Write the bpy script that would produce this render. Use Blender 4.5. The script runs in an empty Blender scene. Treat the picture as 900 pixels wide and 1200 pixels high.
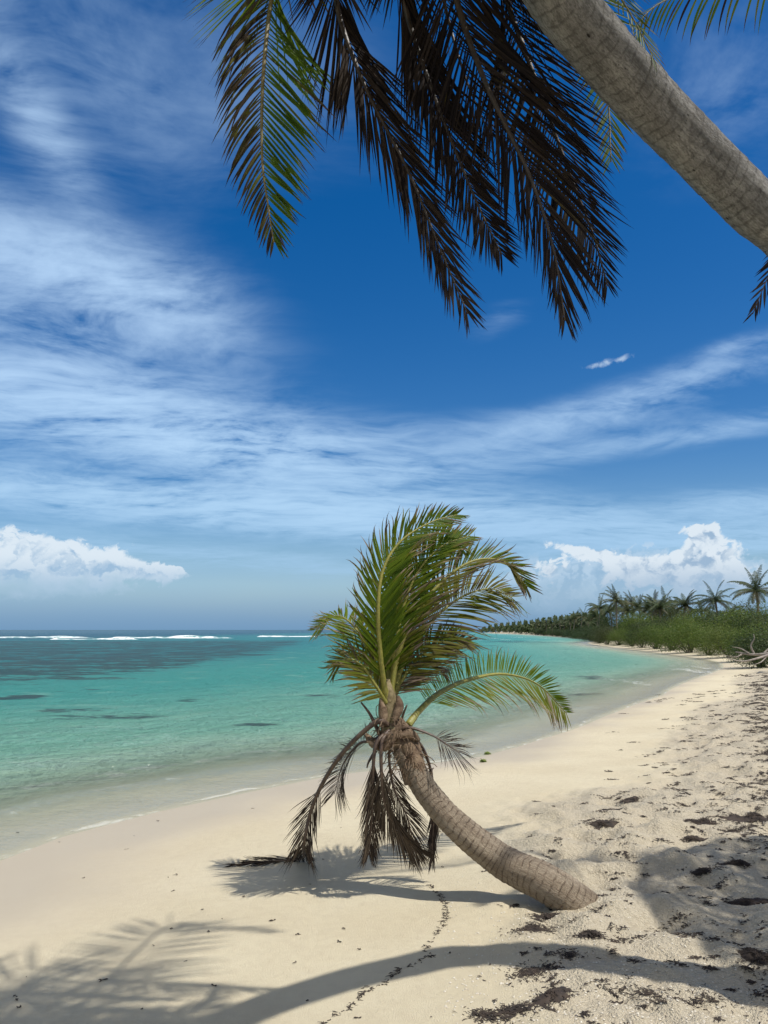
import bpy, math, random
import numpy as np
from mathutils import Vector, Matrix

# ------------------------------------------------------------------ basics
scene = bpy.context.scene
COL = scene.collection
CAMZ = 1.6
F = 890.0
PITCH = math.atan(138.0 / F)
CP, SP = math.cos(PITCH), math.sin(PITCH)
ZW = -0.36                       # level of the sea
SUN = Vector((0.44, -0.24, 1.0)).normalized()   # towards the sun


def ray(px, py):
    u, v = px - 450.0, -(py - 600.0)
    return Vector((u, F * CP - v * SP, F * SP + v * CP))


def P(px, py, Y):
    """point of the world seen in direction px,py at world depth Y"""
    d = ray(px, py)
    d = d * (Y / d.y)
    return Vector((d.x, d.y, d.z + CAMZ))


def azel(px, py):
    d = ray(px, py).normalized()
    return math.degrees(math.atan2(d.x, d.y)), math.degrees(math.asin(d.z))


def on_level(px, py, z):
    d = ray(px, py)
    k = (z - CAMZ) / d.z
    return Vector((d.x * k, d.y * k, z))


def catmull(pts, n):
    pts = [Vector(p) for p in pts]
    ext = [pts[0] * 2 - pts[1]] + pts + [pts[-1] * 2 - pts[-2]]
    # arc-length-ish parametrisation
    seg = [(ext[i + 2] - ext[i + 1]).length for i in range(len(pts) - 1)]
    tot = sum(seg)
    out = []
    for k in range(n):
        s = tot * k / (n - 1)
        i = 0
        while i < len(seg) - 1 and s > seg[i]:
            s -= seg[i]
            i += 1
        t = min(1.0, s / max(seg[i], 1e-9))
        p0, p1, p2, p3 = ext[i:i + 4]
        out.append(0.5 * ((2 * p1) + (p2 - p0) * t + (2 * p0 - 5 * p1 + 4 * p2 - p3) * t * t + (3 * p1 - p0 - 3 * p2 + p3) * t ** 3))
    return out


def sstep(a, b, x):
    t = np.clip((x - a) / (b - a), 0, 1)
    return t * t * (3 - 2 * t)


# ------------------------------------------------------------------ noise
def _hash(ix, iy, seed):
    n = (ix.astype(np.int64) * 374761393 + iy.astype(np.int64) * 668265263 + seed * 1442695041) & 0xFFFFFFFF
    n = ((n ^ (n >> 13)) * 1274126177) & 0xFFFFFFFF
    n = n ^ (n >> 16)
    return (n & 0xFFFF) / 65535.0


def vnoise(x, y, seed=0):
    x0, y0 = np.floor(x), np.floor(y)
    fx, fy = x - x0, y - y0
    fx, fy = fx * fx * (3 - 2 * fx), fy * fy * (3 - 2 * fy)
    a, b = _hash(x0, y0, seed), _hash(x0 + 1, y0, seed)
    c, d = _hash(x0, y0 + 1, seed), _hash(x0 + 1, y0 + 1, seed)
    return (a + (b - a) * fx) * (1 - fy) + (c + (d - c) * fx) * fy - 0.5


def fbm(x, y, seed=0, octs=3):
    s, a = 0, 1.0
    for k in range(octs):
        s = s + a * vnoise(x * 2 ** k + 17.3 * k, y * 2 ** k - 9.1 * k, seed + k)
        a *= 0.5
    return s


# ------------------------------------------------------------------ shoreline
shore_px = [(-700, 1420), (-250, 1105), (0, 1004), (100, 970), (200, 946), (300, 925), (378, 909), (470, 899), (571, 884),
            (620, 869), (673, 853), (711, 837), (745, 824), (771, 816), (785, 807), (808, 797), (832, 789), (846, 782),
            (838, 775), (800, 769), (750, 762.5), (711, 758), (690, 754.5), (694, 752.2), (712, 750.2), (690, 748.2), (650, 745.6),
            (612, 743.4), (566, 741.7)]
sp = [on_level(x, y, ZW) for x, y in shore_px]
sp = [Vector((-16, -60, ZW)), Vector((-8, -14, ZW)), Vector((-5.2, -2, ZW)), Vector((-4.1, 2.6, ZW))] + sp[1:]
dense = catmull(sp, 420)
SH = np.array([(p.x, p.y) for p in dense])
LAND = np.vstack([SH, [(400, 900), (9000, 1500), (9000, -3000), (-40, -3000)]])


def sdist(x, y):
    """signed distance to the waterline, + on land"""
    x, y = np.atleast_1d(np.asarray(x, float)), np.atleast_1d(np.asarray(y, float))
    out = np.empty(x.shape)
    ax, ay = SH[:-1, 0], SH[:-1, 1]
    dx, dy = np.diff(SH[:, 0]), np.diff(SH[:, 1])
    L2 = dx * dx + dy * dy + 1e-12
    lx, ly = LAND[:, 0], LAND[:, 1]
    lx2, ly2 = np.roll(lx, -1), np.roll(ly, -1)
    for s in range(0, len(x), 20000):
        X, Y = x[s:s + 20000, None], y[s:s + 20000, None]
        t = np.clip(((X - ax) * dx + (Y - ay) * dy) / L2, 0, 1)
        d = np.sqrt(((X - ax - t * dx) ** 2 + (Y - ay - t * dy) ** 2).min(axis=1))
        with np.errstate(divide='ignore', invalid='ignore'):
            cr = ((ly > Y) != (ly2 > Y)) & (X < (lx2 - lx) * (Y - ly) / (ly2 - ly + 1e-30) + lx)
        inside = cr.sum(axis=1) % 2 == 1
        out[s:s + 20000] = np.where(inside, d, -d)
    return out


rp = np.random.RandomState(5)
PITS = []
for k in range(420):
    X, Y = rp.uniform(0.2, 9), rp.uniform(2.2, 16)
    PITS.append((X, Y, rp.uniform(.07, .15), rp.uniform(.015, .050), rp.uniform(0, 3.14)))


def roughness(x, y, sd):
    return sstep(3.9, 5.1, sd + .28 * np.clip(y - 5.5, 0, 9) + 0.8 * fbm(x * .6, y * .6, 3, 2))


def height(x, y, sd=None):
    x, y = np.atleast_1d(np.asarray(x, float)), np.atleast_1d(np.asarray(y, float))
    if sd is None:
        sd = sdist(x, y)
    r = np.hypot(x, y)
    up = np.interp(sd, [0, 2, 5, 7, 12, 25, 70, 400, 4000], [0, .14, .35, .43, .52, .75, 1.3, 2.0, 6])
    dn = np.interp(-sd, [0, 1, 4, 12, 40, 200, 6000], [0, .06, .26, .75, 1.6, 4, 9])
    h = np.where(sd > 0, ZW + up, ZW - dn)
    rough = roughness(x, y, sd)
    near = 1 - sstep(30, 120, r)
    h = h + rough * near * (0.075 * fbm(x * 0.9, y * 0.9, 11, 2) + 0.105 * fbm(x * 3.1, y * 3.1, 21, 3) + .034 * fbm(x * 9.5, y * 9.5, 41, 2) * (1 - sstep(9, 18, r)) - .012)
    h = h + (1 - rough) * near * sstep(-0.5, 2, sd) * 0.014 * fbm(x * .8, y * .8, 31, 2)
    h = h + .055 * np.exp(-(((x - 1.22) / .30) ** 2 + ((y - 4.48) / .20) ** 2)) - .02 * np.exp(-(((x - .85) / .35) ** 2 + ((y - 4.50) / .14) ** 2))
    near2 = (r < 20) & (x > -1) & (y > 1)
    if near2.any():
        idx = np.where(near2)[0]
        xx, yy, rr = x[idx], y[idx], rough[idx]
        acc = np.zeros(len(idx))
        for (X, Y, R, D, A) in PITS:
            m = np.where((np.abs(xx - X) < .6) & (np.abs(yy - Y) < .6))[0]
            if len(m) == 0:
                continue
            ca, sa = math.cos(A), math.sin(A)
            u = ((xx[m] - X) * ca + (yy[m] - Y) * sa) / (R * 1.7)
            v = (-(xx[m] - X) * sa + (yy[m] - Y) * ca) / R
            q = u * u + v * v
            acc[m] += -D * np.exp(-q * 1.2) + 0.5 * D * np.exp(-(np.sqrt(q) - 1.6) ** 2 * 4)
        h[idx] += acc * rr
    return h


def gz(x, y):
    return float(height([x], [y])[0])


def ground_px(px, py):
    z = -0.1
    for _ in range(12):
        p = on_level(px, py, z)
        z = 0.5 * z + 0.5 * gz(p.x, p.y)
    return Vector((p.x, p.y, gz(p.x, p.y)))


# ------------------------------------------------------------------ node helper
class X:
    """a number or a socket; arithmetic on it makes Math nodes"""
    nt = None

    def __init__(self, v):
        self.v = v.v if isinstance(v, X) else v

    def _b(self, op, o, rev=False, clamp=False):
        return mth(op, o, self) if rev else mth(op, self, o)

    def __add__(s, o): return s._b('ADD', o)
    __radd__ = __add__
    def __sub__(s, o): return s._b('SUBTRACT', o)
    def __rsub__(s, o): return s._b('SUBTRACT', o, True)
    def __mul__(s, o): return s._b('MULTIPLY', o)
    __rmul__ = __mul__
    def __truediv__(s, o): return s._b('DIVIDE', o)
    def __rtruediv__(s, o): return s._b('DIVIDE', o, True)
    def __pow__(s, o): return s._b('POWER', o)
    def __neg__(s): return s * -1.0


def put(sock, v):
    v = v.v if isinstance(v, X) else v
    if isinstance(v, bpy.types.NodeSocket):
        X.nt.links.new(v, sock)
    else:
        if isinstance(v, (tuple, list)) and len(v) == 3 and sock.type == 'RGBA':
            v = (*v, 1)
        sock.default_value = v


def mth(op, *a, clamp=False):
    n = X.nt.nodes.new('ShaderNodeMath')
    n.operation = op
    n.use_clamp = clamp
    for i, v in enumerate(a):
        put(n.inputs[i], v)
    return X(n.outputs[0])


def smooth(a, b, x):
    n = X.nt.nodes.new('ShaderNodeMapRange')
    n.interpolation_type = 'SMOOTHSTEP'
    put(n.inputs['Value'], x)
    put(n.inputs['From Min'], a)
    put(n.inputs['From Max'], b)
    return X(n.outputs['Result'])


def xyz(x, y, z=0.0):
    n = X.nt.nodes.new('ShaderNodeCombineXYZ')
    put(n.inputs[0], x); put(n.inputs[1], y); put(n.inputs[2], z)
    return X(n.outputs[0])


def sep(v):
    n = X.nt.nodes.new('ShaderNodeSeparateXYZ')
    put(n.inputs[0], v)
    return X(n.outputs[0]), X(n.outputs[1]), X(n.outputs[2])


def vmul(v, s):
    n = X.nt.nodes.new('ShaderNodeVectorMath')
    n.operation = 'MULTIPLY'
    put(n.inputs[0], v)
    n.inputs[1].default_value = s
    return X(n.outputs[0])


def noise(vec, scale, detail=3, rough=.5, dist=0.0, ridged=False):
    n = X.nt.nodes.new('ShaderNodeTexNoise')
    put(n.inputs['Vector'], vec)
    n.inputs['Scale'].default_value = scale
    n.inputs['Detail'].default_value = detail
    n.inputs['Roughness'].default_value = rough
    n.inputs['Distortion'].default_value = dist
    return X(n.outputs[0])


def noise2(x, y, scale, detail=3, rough=.5, dist=0.0):
    r = noise(xyz(x, y, 0), scale, detail, rough, dist)
    r.v.node.noise_dimensions = '2D'
    return r


def voro2(x, y, scale):
    r = voro(xyz(x, y, 0), scale, 'F1')
    r.v.node.voronoi_dimensions = '2D'
    return r


def voro(vec, scale, feature='F1', rnd=1.0):
    n = X.nt.nodes.new('ShaderNodeTexVoronoi')
    n.feature = feature
    put(n.inputs['Vector'], vec)
    n.inputs['Scale'].default_value = scale
    n.inputs['Randomness'].default_value = rnd
    return X(n.outputs['Distance'])


def mix(f, a, b):
    n = X.nt.nodes.new('ShaderNodeMix')
    n.data_type = 'RGBA'
    put(n.inputs[0], f)
    put(n.inputs[6], a)
    put(n.inputs[7], b)
    return X(n.outputs[2])


def mixsh(f, a, b):
    n = X.nt.nodes.new('ShaderNodeMixShader')
    put(n.inputs[0], f); put(n.inputs[1], a); put(n.inputs[2], b)
    return X(n.outputs[0])


def bump(h, dist, strength=1.0, normal=None):
    n = X.nt.nodes.new('ShaderNodeBump')
    put(n.inputs['Height'], h)
    n.inputs['Distance'].default_value = dist
    put(n.inputs['Strength'], strength)
    if normal is not None:
        put(n.inputs['Normal'], normal)
    return X(n.outputs[0])


def attr(name, comp='Fac'):
    n = X.nt.nodes.new('ShaderNodeAttribute')
    n.attribute_name = name
    return X(n.outputs[comp])


def coord(which='Object'):
    n = X.nt.nodes.new('ShaderNodeTexCoord')
    return X(n.outputs[which])


def position():
    n = X.nt.nodes.new('ShaderNodeNewGeometry')
    return X(n.outputs['Position'])


def principled(**kw):
    n = X.nt.nodes.new('ShaderNodeBsdfPrincipled')
    for k, v in kw.items():
        put(n.inputs[k.replace('_', ' ')], v)
    return X(n.outputs[0])


def material(name):
    m = bpy.data.materials.new(name)
    m.use_nodes = True
    m.node_tree.nodes.clear()
    X.nt = m.node_tree
    return m


def finish(sh):
    o = X.nt.nodes.new('ShaderNodeOutputMaterial')
    put(o.inputs[0], sh)


# ------------------------------------------------------------------ materials
def mat_sand():
    m = material('coral_sand')
    p = position()
    sd = attr('shore')
    n1 = noise(p, 0.9, 4, .55)
    n2 = noise(p, 14, 4, .6)
    n3 = noise(p, 160, 3, .7)
    n4 = noise(p, 55, 2, .6)
    c = mix(smooth(.3, .7, n1), (.60, .525, .370), (.66, .59, .425))
    c = mix(smooth(.35, .75, n2) * .28, c, (.50, .42, .295))
    # coarse, greyer coral grit on the upper beach
    up = smooth(.15, .9, attr('trodden') + (n1 - .5) * .5)
    grit = mix(smooth(.3, .7, n4), (.54, .47, .36), (.66, .59, .46))
    c = mix(up * .65, c, grit)
    c = mix(up * smooth(.50, .72, noise(p, 26, 4, .7)) * .42, c, (.36, .295, .205))
    c = mix(smooth(.58, .70, n3) * (0.12 + up * .38), c, (.30, .22, .13))
    c = mix(smooth(.62, .74, noise(p, 230, 2, .6)) * up * .6, c, (.80, .74, .62))
    # thin dark crumbs of weed on the upper beach
    cr = smooth(.60, .68, noise(p, 38, 5, .75)) * smooth(.44, .62, noise(p, 1.6, 3, .6)) * up
    c = mix(cr * .8, c, (.07, .045, .03))
    # broad rusty band of shredded weed along the top of the beach
    band = smooth(8.0, 11.0, sd + (n1 - .5) * 4.0)
    c = mix(band * smooth(.50, .68, noise(p, 9, 5, .7)) * .45, c, (.17, .115, .075))
    # wet sand: water between the grains makes it darker and smoother
    wet = 1.0 - smooth(.9, 2.4, sd + (noise(p, .55, 3, .5) - .5) * 2.0 + mth('MINIMUM', mth('MAXIMUM', sep(p)[1] - 6.0, 0.0), 9.0) * .14)
    dry_c = c
    c = mix(wet * (.80 - .3 * smooth(0, 1.2, sd * -1.0)), dry_c, (.415, .355, .265))
    rough = 0.95 - wet * 0.42
    h = n3 * .55 + n2 * .5 + noise(p, 70, 3, .65) * up * 2.2 + noise(p, 20, 3, .65) * up * 3.0
    nb = bump(h, 0.022, .75 - wet * .6)
    finish(principled(Base_Color=c, Roughness=rough, Normal=nb, Specular_IOR_Level=0.2 + wet * .3))
    return m


def mat_water():
    m = material('sea_water')
    p = position()
    px, py, pz = sep(p)
    s = attr('shore')          # negative in the water
    d = s * -1.0
    weed = attr('weed')
    surf = attr('surf')
    dist = mth('SQRT', px * px + py * py)
    big = noise(p, .055, 3, .5)
    mid = noise(vmul(p, (1, 1.6, 1)), .35, 4, .6)
    fine = noise(vmul(p, (1, 2.0, 1)), 1.7, 4, .65)
    dd = d + (mid - .5) * 5.0 * smooth(2, 9, d) + (fine - .5) * 1.2
    c = mix(smooth(0, 1.5, dd), (.56, .54, .40), (.38, .50, .37))
    c = mix(smooth(1.0, 6.0, dd), c, (.170, .39, .30))
    c = mix(smooth(5, 16, dd), c, (.060, .295, .26))
    c = mix(smooth(15, 42, dd), c, (.026, .185, .195))
    c = mix(smooth(70, 150, dd + (big - .5) * 40), c, (.008, .075, .115))
    c = mix(smooth(.56, .70, mid) * .22 * smooth(2, 6, d), c, (.36, .55, .42))
    # sea grass and reef below the surface
    str_ = noise(vmul(p, (.35, 1.0, 1)), .22, 5, .7)
    w = smooth(.34, .70, weed * (.72 + (mid - .5) * 2.6 + (fine - .5) * 1.6) + (str_ - .5) * 1.9 * smooth(.05, .5, weed) + (fine - .5) * .6)
    c = mix(w * .88, c, mix(smooth(.35, .65, fine), (.020, .050, .062), (.045, .075, .075)))
    # foam
    edge = mth('ABSOLUTE', s + (noise(p, .9, 3, .6) - .5) * .75)
    fo = (1.0 - smooth(.0, .10, edge)) * smooth(.40, .60, noise(p, 2.2, 4, .7))
    edge2 = mth('ABSOLUTE', s + 1.25 + (noise(p, .7, 3, .6) - .5) * 1.1)
    fo2 = (1.0 - smooth(.0, .16, edge2)) * smooth(.47, .62, noise(p, 3.1, 5, .75)) * .75
    lace = smooth(.50, .66, noise(vmul(p, (1, 1.3, 1)), 3.4, 5, .8))
    fs = smooth(.35, .75, surf * (.25 + lace * 1.1))
    ed3 = 1.0 - smooth(.0, .34, mth('ABSOLUTE', s + 2.3 + (noise(p, .5, 4, .6) - .5) * 2.6))
    caustic_lace = (1.0 - smooth(.0, .10, voro(xyz(px + (mid - .5) * 3, py + (fine - .5) * 2, 0), 3.2, 'DISTANCE_TO_EDGE'))) * (1.0 - smooth(3.0, 9.0, d)) * smooth(.45, .6, mid)  # pale net in the shallows: caustic light lines painted into the colour
    foam_caustic = mth('MAXIMUM', mth('MAXIMUM', fo * .55, fo2 * .5), fs)
    foam_caustic = mth('MAXIMUM', foam_caustic, mth('MAXIMUM', ed3 * smooth(.45, .62, noise(p, 4, 4, .7)) * .30, caustic_lace * .16))
    # waves
    farfade = 1.0 / (1.0 + dist * .004)
    h = noise(vmul(p, (1, 1.5, 1)), 2.1, 5, .66) * 1.0 + noise(vmul(p, (1, 1.4, 1)), .55, 3, .5) * 1.1 + noise(p, 9, 3, .6) * .10 + noise(vmul(p, (.5, 1.0, 1)), .16, 4, .6) * 3.5 * smooth(30, 120, dist)
    nb = bump(h, .58, mth('MULTIPLY', farfade, smooth(-.2, 2.5, d) * .85 + .12))
    body = X(X.nt.nodes.new('ShaderNodeBsdfDiffuse').outputs[0])
    bn = body.v.node
    put(bn.inputs[0], mix(foam_caustic, c, (.86, .88, .86)))
    put(bn.inputs['Normal'], nb)
    tr = X.nt.nodes.new('ShaderNodeBsdfTransparent')
    tr.inputs[0].default_value = (.93, .97, .95, 1)
    al = mth('MAXIMUM', smooth(.0, 4.2, d) * .96, foam_caustic)
    al = mth('MAXIMUM', al, smooth(5, 9, d))
    base = mixsh(al, X(tr.outputs[0]), body)
    gl = X.nt.nodes.new('ShaderNodeBsdfGlossy')
    put(gl.inputs['Roughness'], .08 + .14 * smooth(8, 90, dist))
    put(gl.inputs['Normal'], nb)
    fr = X.nt.nodes.new('ShaderNodeFresnel')
    fr.inputs[0].default_value = 1.33
    put(fr.inputs['Normal'], nb)
    fac = mth('MINIMUM', X(fr.outputs[0]), .42) * (1.0 - foam_caustic * .8) * smooth(-.12, .25, d)
    finish(mixsh(fac, base, X(gl.outputs[0])))
    return m


def mat_foam():
    m = material('breaking_foam')
    p = position()
    n = noise(vmul(p, (.35, 1, 1)), 1.1, 5, .7)
    c = mix(smooth(.40, .55, n), (.10, .27, .28), (.88, .90, .90))
    finish(principled(Base_Color=c, Roughness=.7, Normal=bump(n, .15)))
    return m


def mat_leaf(name, green, green2, dry, dry2, trans=.38):
    """attribute leaf: x = dryness, y = tone of the single leaflet"""
    m = material(name)
    a = attr('leaf', 'Vector')
    r, g, b = sep(a)
    o = coord('Object')
    n = noise(o, 26, 3, .6)
    gc = mix(g, green, green2)
    dc = mix(smooth(.2, .8, g), dry, dry2)
    dry_f = smooth(.30, .72, r + (n - .5) * .45)
    c = mix(dry_f, gc, dc)
    # a yellow rim between the living and the dried part
    yel = smooth(.22, .42, r + (n - .5) * .3) * (1.0 - dry_f)
    c = mix(yel * .55, c, (.25, .19, .03))
    pr = principled(Base_Color=c, Roughness=.50 + dry_f * .3, Specular_IOR_Level=.17 - dry_f * .05)
    t = X.nt.nodes.new('ShaderNodeBsdfTranslucent')
    put(t.inputs[0], mix(dry_f, mix(.6, c, (.30, .40, .02)), c))
    finish(mixsh(trans * (1.0 - dry_f * .6), pr, X(t.outputs[0])))
    return m


def mat_rib(name, a_, b_):
    m = material(name)
    n = noise(coord('Object'), 30, 4, .6)
    c = mix(smooth(.3, .7, n), a_, b_)
    finish(principled(Base_Color=c, Roughness=.5, Normal=bump(n, .01, .4)))
    return m


def mat_bark(name, ca, cb, cc, ring=.055, crack=1.0, holes=1.0, ringc=.55, mot=.65):
    """uv: u round the trunk 0-1, v along it in metres"""
    m = material(name)
    uv = X.nt.nodes.new('ShaderNodeUVMap')
    u, v, _ = sep(X(uv.outputs[0]))
    ang = u * (2 * math.pi)
    ca_, sa_ = mth('COSINE', ang), mth('SINE', ang)
    q = xyz(ca_, sa_, v * 3.0)          # seamless round the trunk
    qs = xyz(ca_ * 3.0, sa_ * 3.0, v * 1.0)
    big = noise(q, 1.3, 4, .6)
    wob = v + (noise(q, 1.1, 4, .6) - .5) * ring * 1.3
    ph = mth('FRACT', wob / ring)
    rg = smooth(.0, .14, ph) * (1.0 - smooth(.80, 1.0, ph))
    show = smooth(.38, .60, noise(q, 2.6, 3, .6))
    rg = 1.0 - (1.0 - rg) * (.25 + show * .75)
    stri = noise(qs, 5.0, 4, .7)
    fine = noise(q, 22, 5, .72)
    mott = noise(q, 5.5, 5, .68)
    c = mix(smooth(.32, .68, big), ca, cb)
    c = mix(smooth(.40, .66, mott) * mot, c, cc)
    c = mix(smooth(.42, .70, fine) * .55, c, cc)
    c = mix(smooth(.45, .72, stri) * .4, c, cc)
    c = mix((1.0 - rg) * ringc, c, cc)
    # short lengthwise cracks
    cv = voro(xyz(ca_ * 2.6 + (mott - .5) * .8, sa_ * 2.6 + (fine - .5) * .4, v * 4.0 + (mott - .5)), 1.8, 'DISTANCE_TO_EDGE')
    ck = (1.0 - smooth(.0, .030, cv)) * smooth(.50, .62, noise(q, 3, 3, .6)) * crack
    c = mix(ck * .8, c, (.040, .032, .027))
    # knots and insect holes
    hv = voro(q, 3.0)
    hl = (1.0 - smooth(.06, .13, hv + (fine - .5) * .12)) * smooth(.50, .58, noise(q, 1.9, 2, .5)) * holes
    hv2 = voro(q, 8.0)
    hl2 = (1.0 - smooth(.08, .14, hv2)) * smooth(.54, .60, noise(q, 2.5, 2, .5)) * holes
    hl = mth('MAXIMUM', hl, hl2)
    c = mix(hl * .9, c, (.018, .013, .010))
    pale = smooth(.62, .74, noise(q, 7.0, 4, .7)) * .5
    c = mix(pale, c, ca)
    h = rg * .35 + fine * .7 + mott * .8 + stri * .35 - ck * .6 - hl * 1.0
    finish(principled(Base_Color=c, Roughness=.9, Specular_IOR_Level=.2, Normal=bump(h, .03, .9)))
    return m


def mat_simple(name, a_, b_, sc=20, rough=.85, bd=.01):
    m = material(name)
    n = noise(coord('Object'), sc, 4, .65)
    finish(principled(Base_Color=mix(smooth(.3, .7, n), a_, b_), Roughness=rough, Normal=bump(n, bd, .6)))
    return m


def mat_foliage(name, a_, b_, c_, trans=.25):
    m = material(name)
    a = attr('leaf', 'Vector')
    r, g, b = sep(a)
    oi = X.nt.nodes.new('ShaderNodeObjectInfo')
    rnd = X(oi.outputs['Random'])
    c = mix(mth('MULTIPLY', g * .5 + rnd * .6, 1.0), a_, b_)
    c = mix(smooth(.78, .98, r) * .8, c, c_)
    c = mix(smooth(.70, .95, rnd) * .35, c, (.10, .095, .04))
    pr = principled(Base_Color=c, Roughness=.55, Specular_IOR_Level=.3)
    t = X.nt.nodes.new('ShaderNodeBsdfTranslucent')
    put(t.inputs[0], c)
    finish(mixsh(trans, pr, X(t.outputs[0])))
    return m


# ------------------------------------------------------------------ mesh helper
class MB:
    def __init__(self):
        self.v, self.f, self.leaf, self.uv, self.mi = [], [], [], [], []

    def add(self, vs, fs, leaf=None, uv=None, mi=0):
        b = len(self.v)
        self.v += [tuple(v) for v in vs]
        self.f += [tuple(b + i for i in f) for f in fs]
        self.leaf += leaf if leaf else [(0, .5, 0)] * len(vs)
        self.uv += uv if uv else [(0, 0)] * len(vs)
        self.mi += [mi] * len(fs)

    def build(self, name, mats, parent=None, smoothf=True):
        me = bpy.data.meshes.new(name)
        me.from_pydata(self.v, [], self.f)
        if not isinstance(mats, (list, tuple)):
            mats = [mats]
        for m_ in mats:
            me.materials.append(m_)
        if len(mats) > 1:
            me.polygons.foreach_set('material_index', self.mi)
        at = me.attributes.new('leaf', 'FLOAT_VECTOR', 'POINT')
        at.data.foreach_set('vector', np.array(self.leaf, dtype=np.float32).ravel())
        uvl = me.uv_layers.new(name='UVMap')
        vi = np.empty(len(me.loops), dtype=np.int32)
        me.loops.foreach_get('vertex_index', vi)
        uvl.data.foreach_set('uv', np.array(self.uv, dtype=np.float32)[vi].ravel())
        me.polygons.foreach_set('use_smooth', [smoothf] * len(me.polygons))
        me.update()
        o = bpy.data.objects.new(name, me)
        COL.objects.link(o)
        if parent is not None:
            parent_keep(o, parent)
        return o


def parent_keep(o, parent):
    o.parent = parent
    o.matrix_parent_inverse = Matrix.Translation(parent.location).inverted()


def empty(name, loc):
    o = bpy.data.objects.new(name, None)
    o.empty_display_size = .2
    o.location = loc
    COL.objects.link(o)
    return o


def tag(o, label=None, cat=None, group=None, kind=None):
    if label: o['label'] = label
    if cat: o['category'] = cat
    if group: o['group'] = group
    if kind: o['kind'] = kind
    return o


def frames(pts):
    n = len(pts)
    T = [(pts[min(i + 1, n - 1)] - pts[max(i - 1, 0)]).normalized() for i in range(n)]
    ref = Vector((0, 0, 1)) if abs(T[0].z) < .9 else Vector((0, 1, 0))
    A = T[0].cross(ref).normalized()
    out = []
    for t in T:
        A = (A - t * A.dot(t)).normalized()
        out.append((t, A, t.cross(A)))
    return out


def tube(mb, pts, rad, seg=10, rfun=None, mi=0, leaf=(0, .5, 0), cap=True, seamuv=True):
    fr = frames(pts)
    vs, uv, lf = [], [], []
    s = 0
    for i, p in enumerate(pts):
        if i: s += (pts[i] - pts[i - 1]).length
        t, A, B = fr[i]
        r = rad(i / (len(pts) - 1)) if callable(rad) else rad
        for k in range(seg + 1):
            a = 2 * math.pi * (k % seg) / seg
            rr = r * (rfun(s, a, i / (len(pts) - 1)) if rfun else 1)
            vs.append(p + A * math.cos(a) * rr + B * math.sin(a) * rr)
            uv.append((k / seg, s))
            lf.append(leaf)
    fs = []
    for i in range(len(pts) - 1):
        for k in range(seg):
            a = i * (seg + 1) + k
            fs.append((a, a + 1, a + seg + 2, a + seg + 1))
    if cap:
        fs.append(tuple(range(seg - 1, -1, -1)))
        b = (len(pts) - 1) * (seg + 1)
        fs.append(tuple(range(b, b + seg)))
    mb.add(vs, fs, lf, uv, mi)


def lin(tab, t):
    return float(np.interp(t, [a for a, _ in tab], [b for _, b in tab]))


def nm_live(n):
    return not n.startswith('dead')


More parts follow.
